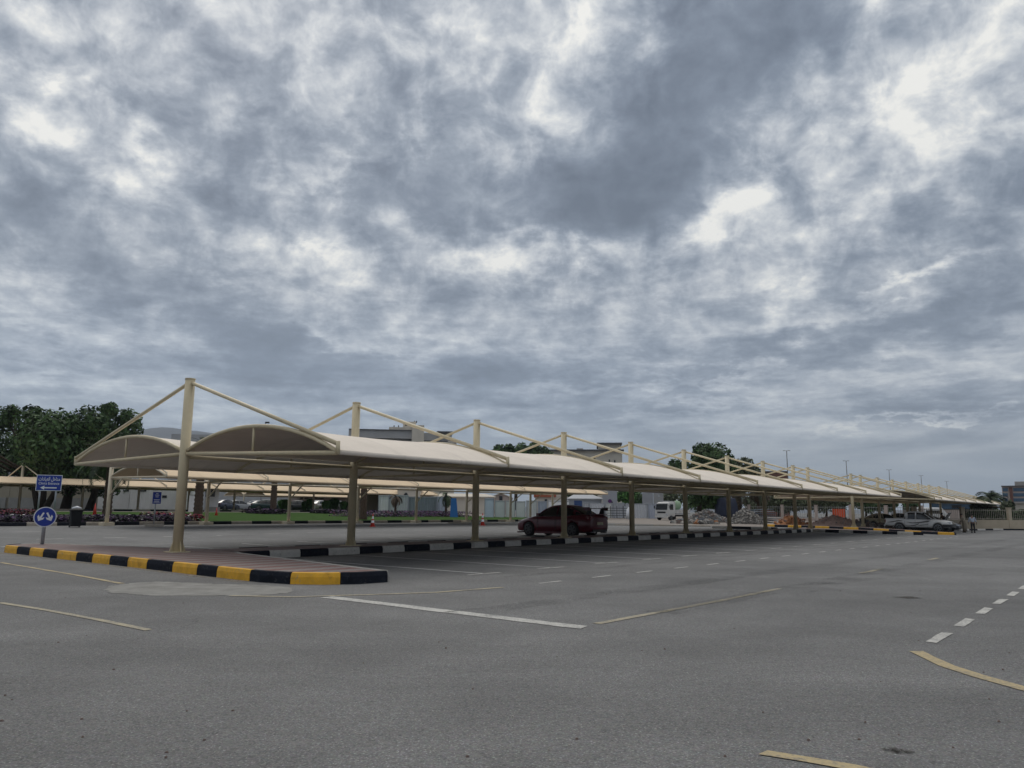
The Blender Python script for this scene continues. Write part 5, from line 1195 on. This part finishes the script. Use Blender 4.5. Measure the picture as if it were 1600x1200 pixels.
p = G(1484, 829.5)+Vector((.3, 1.2, 0)); person('man in dark clothes bending over beside the raised bonnet', p, rad(200), mat('dark shirt cloth', (.02, .02, .022), .9), mat('dark trousers cloth', (.018, .018, .022), .9), False, .55, (.35, -.05), (.35, -.05))

# ------------------------------------------------------------------ street lamps
def lamp(label, p, H_):
    t = thing('street_lamp', label, 'street lamp', p, RZ+.4, 'tall double headed street lamps'); b = MB(); b.tube([(0, 0, 0), (0, 0, H_)], [.11, .06], 10); b.build('pole', mat('dark lamp steel', (.10, .10, .105), .5), t)
    for s_ in (-1, 1):
        b = MB(); b.tube([(0, 0, H_-.1), (0, s_*.2, H_)], .035, 8); ar_ = b.build('arm', M_GALV, t); b = MB(); b.box((0, s_*.38, H_), (.20, .42, .09)); b.build('lamp_head', M_GALV, ar_)
for i, (px, py, lb) in enumerate(((1229, 704, 'nearest and tallest double headed street lamp, above the fourth canopy from the gap'), (1322, 720, 'second double headed street lamp from the left'), (1389, 734, 'third double headed street lamp, middle of the five'), (1439, 743, 'fourth double headed street lamp from the left'), (1479, 752, 'farthest and smallest double headed street lamp'))):
    D = (130, 155, 185, 213, 247)[i]; a = at(px, py, D); g0 = Vector((a.x, a.y, GZ(a.x, a.y))); lamp(lb, g0, a.z-g0.z)
p = onground(407, 150); t = thing('camera_mast', 'thin mast with a small camera showing above the nearest vault', 'mast', p); h_ = zh(407, 659, 150)-p.z; b = MB(); b.tube([(0, 0, 0), (0, 0, h_)], .09, 8); b.build('pole', M_GALV, t); b = MB(); b.box((.35, 0, h_-.15), (.8, .3, .3)); b.build('camera', M_TRIM, t)

# ------------------------------------------------------------------ building site heaps
def heap(name, label, pxb, pyb, wpx, hpx, m, seed, rocks=None, nrock=0, rsize=.2, depth=.8, D=None):
    c = G(pxb, pyb) if D is None else onground(pxb, D); Dd = c.y; R_ = wpx/FPX*Dd/2; H_ = hpx/FPX*Dd; c = c+Vector((c.x, c.y, 0)).normalized()*R_*depth*.6; c.z = GZ(c.x, c.y); rr = random.Random(seed)
    t = thing(name, label, 'heap', c); b = MB(); n = 30; vs = []
    def hh(x, y):
        r_ = math.hypot(x, y/depth); k = max(0, 1-r_)
        return H_*(k**.85)*(1+.25*noise.noise(Vector((x*3+seed, y*3, 0))))+.16*H_*noise.noise(Vector((x*7+seed, y*7, 4)))*min(1, k*4)
    for i in range(n+1):
        for j in range(n+1):
            x, y = 2*i/n-1, (2*j/n-1); vs.append((x*R_, y*R_*depth, hh(x, y*depth)-.06))
    b.add(vs, [(i*(n+1)+j, (i+1)*(n+1)+j, (i+1)*(n+1)+j+1, i*(n+1)+j+1) for i in range(n) for j in range(n)], 0, True); b.build('mound', m, t)
    if nrock:
        b = MB()
        for _ in range(nrock):
            x, y = rr.uniform(-.95, .95), rr.uniform(-.95, .95)
            if math.hypot(x, y) > 1: continue
            z = hh(x, y*depth); s_ = rsize*rr.uniform(.3, 1.5)
            b.box((x*R_, y*R_*depth, z+s_*.2), (s_, s_*rr.uniform(.4, 1), s_*rr.uniform(.25, .7)), rr.uniform(0, 3), rr.randrange(len(rocks)), rr.uniform(.5, 1))
            k = len(b.v)-8; ax = Vector((rr.gauss(0, 1), rr.gauss(0, 1), rr.gauss(0, .5))).normalized(); M_ = Matrix.Rotation(rr.uniform(-.9, .9), 3, ax); cc = Vector((x*R_, y*R_*depth, z+s_*.2))
            for q_ in range(k, k+8): b.v[q_] = tuple(cc+M_@(Vector(b.v[q_])-cc))
        tag(b.build('broken_blocks', rocks, t), kind='stuff')
    return t
RK = [mat('rubble %d' % i, c, .95, .2, 5) for i, c in enumerate(((.27, .255, .235), (.17, .165, .16), (.34, .32, .29), (.16, .12, .105), (.13, .14, .155)))]
M_SOILO = mat('orange soil', (.34, .155, .07), .95, .2, 1.5, .5, 10); M_SOILP = mat('pinkish gravel', (.33, .235, .20), .95, .15, 3, .6, 20); M_SOILG = mat('grey gravel', (.17, .155, .14), .95, .2, 3, .6, 20)
heap('rubble_heap', 'pale concrete rubble heap just right of the truck', 1104, 816, 70, 18, M_SOILG, 301, RK, 900, .24)
heap('rubble_heap', 'steep grey rubble heap between two canopy columns', 1165, 819, 56, 25, M_SOILG, 302, RK[:3], 900, .20)
heap('debris_patch', 'low flat litter of boards and orange mesh in front of the pale rubble', 1085, 819, 74, 4, RK[2], 303, RK+[M_SOILO], 160, .5)
heap('soil_heap', 'bright orange soil heap under the last bays of the long canopy', 1237, 822, 56, 17, M_SOILO, 304, [M_SOILO, M_SOILP], 120, .25)
heap('gravel_heap', 'broad pinkish gravel heap, largest of the heaps', 1304, 825, 92, 21, M_SOILP, 305, [M_SOILP, RK[0]], 200, .12)
heap('gravel_heap', 'dark grey gravel heap at the foot of the orange barrier', 1347, 826, 58, 13, M_SOILG, 306, [RK[1], RK[3]], 260, .25)
heap('gravel_heap', 'low brown heap behind the pickup tail', 1378, 826, 40, 8, mat('brown soil', (.13, .09, .075), .95, .2, 2), 307, [RK[3]], 120, .2)
# site slab: pale dusty ground under the heaps
sheet('dusty_ground', [G(*q_) for q_ in ((780, 812), (1000, 819), (1130, 822), (1240, 824), (1330, 826), (1420, 826.5), (1420, 814), (1200, 808), (900, 806))], .012, mat('dusty site ground', (.24, .21, .185), .95, .15, .6, .3, 20), step=4)
kerb('kerb', [G(700, 818), G(900, 820), G(1000, 821.5), G(1110, 823)], [M_KBW, M_CONC], 1.8, h=.12)
kerb('kerb', [G(1112, 825.5), G(1215, 828)], [M_KW, M_KB], 1.5, h=.2)
# stacked scaffold panels
p = G(1205, 818); p = p+Vector((0, 4, 0)); t = thing('sheet_stack', 'leaning stack of blue grey metal sheets behind a rubble heap', 'sheet stack', p, .12)
for k in range(7):
    b = MB(); b.box((0, 0, .25+.22*k), (3.6-.1*k, 1.6, .07), .03*k); o = b.build('metal_sheet', mat('blue grey sheet %d' % (k % 3), ((.07, .10, .13), (.10, .13, .17), (.34, .37, .40))[k % 3 if k < 6 else 2], .5, .1), t); o.rotation_euler = (0, rad(9-2*k), 0)
# dark tarpaulin stands
p = G(1152, 814)+Vector((0, 5, 0)); t = thing('tarpaulin_stack', 'tall dark navy tarpaulin covered stack behind the grey rubble', 'stack', p, .1); b = MB()
b.loft([[(x*k, y*k, z) for x, y in ((-1.3, -.9), (0, -1.05), (1.3, -.9), (1.45, 0), (1.3, .9), (0, 1.05), (-1.3, .9), (-1.45, 0))] for z, k in ((0, 1), (1.0, 1.05), (2.2, .95), (3.0, .8), (3.15, .4))]); b.build('cover', mat('navy tarpaulin', (.012, .018, .045), .6, .2, 2, .4, 3), t); b = MB(); b.tube([(-1.48, 0, 1.2), (0, -1.13, 1.2), (1.48, 0, 1.2)], .03, 6); b.build('rope', M_GALV, t)
# orange barrier mesh
a, e = G(1327, 815), G(1344, 815); a += Vector((0, 6, 0)); e += Vector((0, 5, 0)); t = thing('barrier_net', 'bright orange plastic barrier net standing behind the grey gravel', 'barrier', a, math.atan2(e.y-a.y, e.x-a.x)); L_ = (e-a).length; b = MB()
n = 12; vs = [(L_*i/n, .12*math.sin(i*1.7), z) for z in (0.05, 1.2, 1.9) for i in range(n+1)]; b.add(vs+[(x, y+.03, z) for x, y, z in vs], [(r_*(n+1)+i, r_*(n+1)+i+1, (r_+1)*(n+1)+i+1, (r_+1)*(n+1)+i) for r_ in range(2) for i in range(n)]); b.build('net', mat('orange plastic net', (.62, .085, .02), .7, .15, 6), t)
for x in (0, L_/2, L_): b = MB(); b.tube([(x, 0, 0), (x, 0, 2.0)], .03, 6); b.build('stake', M_GALV, t)

# ------------------------------------------------------------------ railing walls at the right and behind the site
def railing(label, pts, base_h, rail_h, pier_c, spacing=3.2, pier=True, bar=.14, w_m=M_PINKW, rm=M_GALV):
    a, e = pts; t = thing('railing_wall', label, 'fence', a, math.atan2(e.y-a.y, e.x-a.x)); L_ = (e-a).xy.length; dz = (e.z-a.z)
    b = MB(); b.box((L_/2, 0, base_h/2-.15), (L_, .22, base_h+.3)); b.build('base_wall', w_m, t)
    n = max(1, int(L_/spacing))
    for i in range(n+1):
        b = MB(); b.box((L_*i/n, 0, rail_h/2), (.42, .34, rail_h+.12)); b.box((L_*i/n, 0, rail_h+.10), (.5, .42, .08)); b.build('pier', pier_c, t)
    for i in range(n):
        b = MB(); x0, x1 = L_*i/n+.22, L_*(i+1)/n-.22
        for z in (base_h+.12, rail_h-.18): b.box(((x0+x1)/2, 0, z), (x1-x0, .05, .05))
        k = int((x1-x0)/bar)
        for j in range(k): b.box((x0+(x1-x0)*(j+.5)/k, 0, (base_h+rail_h)/2), (.035, .03, rail_h-base_h-.1))
        b.build('railing', rm, t)
    return t
M_RAILB = mat('beige railing', (.34, .31, .25), .6, .1); M_SANDW = mat('sand wall render', (.47, .40, .30), .9, .08, 1, dirt=.2)
a, e = G(1447, 826.5), G(1620, 829.5); a += Vector((2, 6, 0)); e += Vector((3, 5, 0))
a.z = GZ(a.x, a.y); e = a+(e-a)*2.4; e.z = a.z
railing('sand coloured wall with railing and square piers behind the two standing men', (a, e), .85, 2.1, M_SANDW, 5.5, bar=.24, w_m=M_SANDW, rm=M_RAILB)
a, e = onground(1170, 118), onground(1440, 112); railing('white picket fence with brick piers behind the gravel heaps', (a, e), .3, 2.1, M_BRICKR if False else M_PINKW, 4.5, bar=.3, rm=mat('weathered pale railing', (.30, .30, .29), .7))
kerb('kerb', [G(1500, 829), G(1560, 828.2), G(1640, 829)], [M_KW, M_KB], 2.2, h=.16)
# hedge in the railing
t = thing('hedge', 'dark hedge behind the railing at the right edge', 'hedge', onground(1590, 92)); b = MB(); rr = random.Random(5)
for i in range(3000):
    q_ = Vector((rr.uniform(-6.5, 5), rr.uniform(-.6, .6), rr.uniform(.9, 2.2)+.15*math.sin(i))); s_ = .16; a_ = Vector((rr.gauss(0, 1), rr.gauss(0, 1), rr.gauss(0, 1))).normalized(); c_ = a_.orthogonal().normalized(); d_ = a_.cross(c_); b.add([q_-c_*s_, q_-d_*s_*.6, q_+c_*s_, q_+d_*s_*.6], [(0, 1, 2, 3)], rr.randrange(3))
b.build('foliage', LG[:3], t); b = MB()
for x in range(-6, 6): b.tube([(x, 0, 0), (x, 0, 1.4)], .05, 6)
b.build('stems', M_BARK, t)

# ------------------------------------------------------------------ distant mountains
M_HILL = mat('far rock', (.075, .08, .095), .95, .2, .002)
D = 3600; b = MB(); n = 80; pr = []
prof = [(150, 690), (190, 676), (213, 672), (228, 669), (243, 668), (265, 667.5), (290, 672), (330, 676), (380, 680), (430, 684), (520, 690), (620, 700), (800, 730), (1000, 742), (1200, 752), (1400, 766), (1600, 778)]
for i in range(n+1):
    px = 60+(1600-60)*i/n
    py = prof[0][1]
    for (x0, y0), (x1, y1) in zip(prof[:-1], prof[1:]):
        if x0 <= px <= x1: py = y0+(y1-y0)*(px-x0)/(x1-x0)
    if px > 540: py = max(py, hz_y(px)-6)
    a = at(px, py+.9*noise.noise(Vector((px*.05, 0, 0)))*2, D); base_ = Vector((a.x, D-1100, -5)); back = Vector((a.x, D+1500, -5))
    row = []
    for k in range(9):
        f_ = k/8; z = -5+(a.z+5)*f_**.8; row.append((a.x+60*noise.noise(Vector((px*.03, f_*5, 1))), base_.y+(D-base_.y)*f_, z*(1+.12*noise.noise(Vector((px*.04, f_*4, 0)))*(1-f_)*2)))
    row.append(tuple(back)); pr.append(row)
for r_ in pr: b.v += r_
for i in range(n):
    for k in range(9): q_ = i*10+k; b.f.append((q_, q_+10, q_+11, q_+1)); b.m.append(0); b.sm.append(True)
o = b.build('hills', M_HILL); tag(o, kind='structure')

# small litter on the road: pebbles, leaves
rr = random.Random(9); b = MB()
for i in range(150):
    pt = G(rr.uniform(0, 1600), rr.uniform(900, 1190)); s_ = rr.uniform(.006, .02)
    b.box((pt.x, pt.y, GZ(pt.x, pt.y)+s_*.3), (s_, s_*rr.uniform(.6, 1.4), s_*.6), rr.uniform(0, 3), rr.randrange(2), .6)
tag(b.build('loose_gravel', [RK[2], RK[3]]), 'sparse tiny stones scattered over the asphalt', None, kind='stuff')

# ------------------------------------------------------------------ air between the site and the mountains
b = MB(); b.box((0, 0, 330), (26000, 26000, 700)); hz_ = b.build('haze', []); hm = bpy.data.materials.new('haze air'); hm.use_nodes = True; hn = hm.node_tree; hn.nodes.clear()
pv = hn.nodes.new('ShaderNodeVolumePrincipled'); pv.inputs['Color'].default_value = (.76, .87, 1.0, 1); pv.inputs['Density'].default_value = 1.4e-4; pv.inputs['Anisotropy'].default_value = .2
ho = hn.nodes.new('ShaderNodeOutputMaterial'); hn.links.new(pv.outputs[0], ho.inputs['Volume']); hz_.data.materials.append(hm); tag(hz_, kind='stuff')
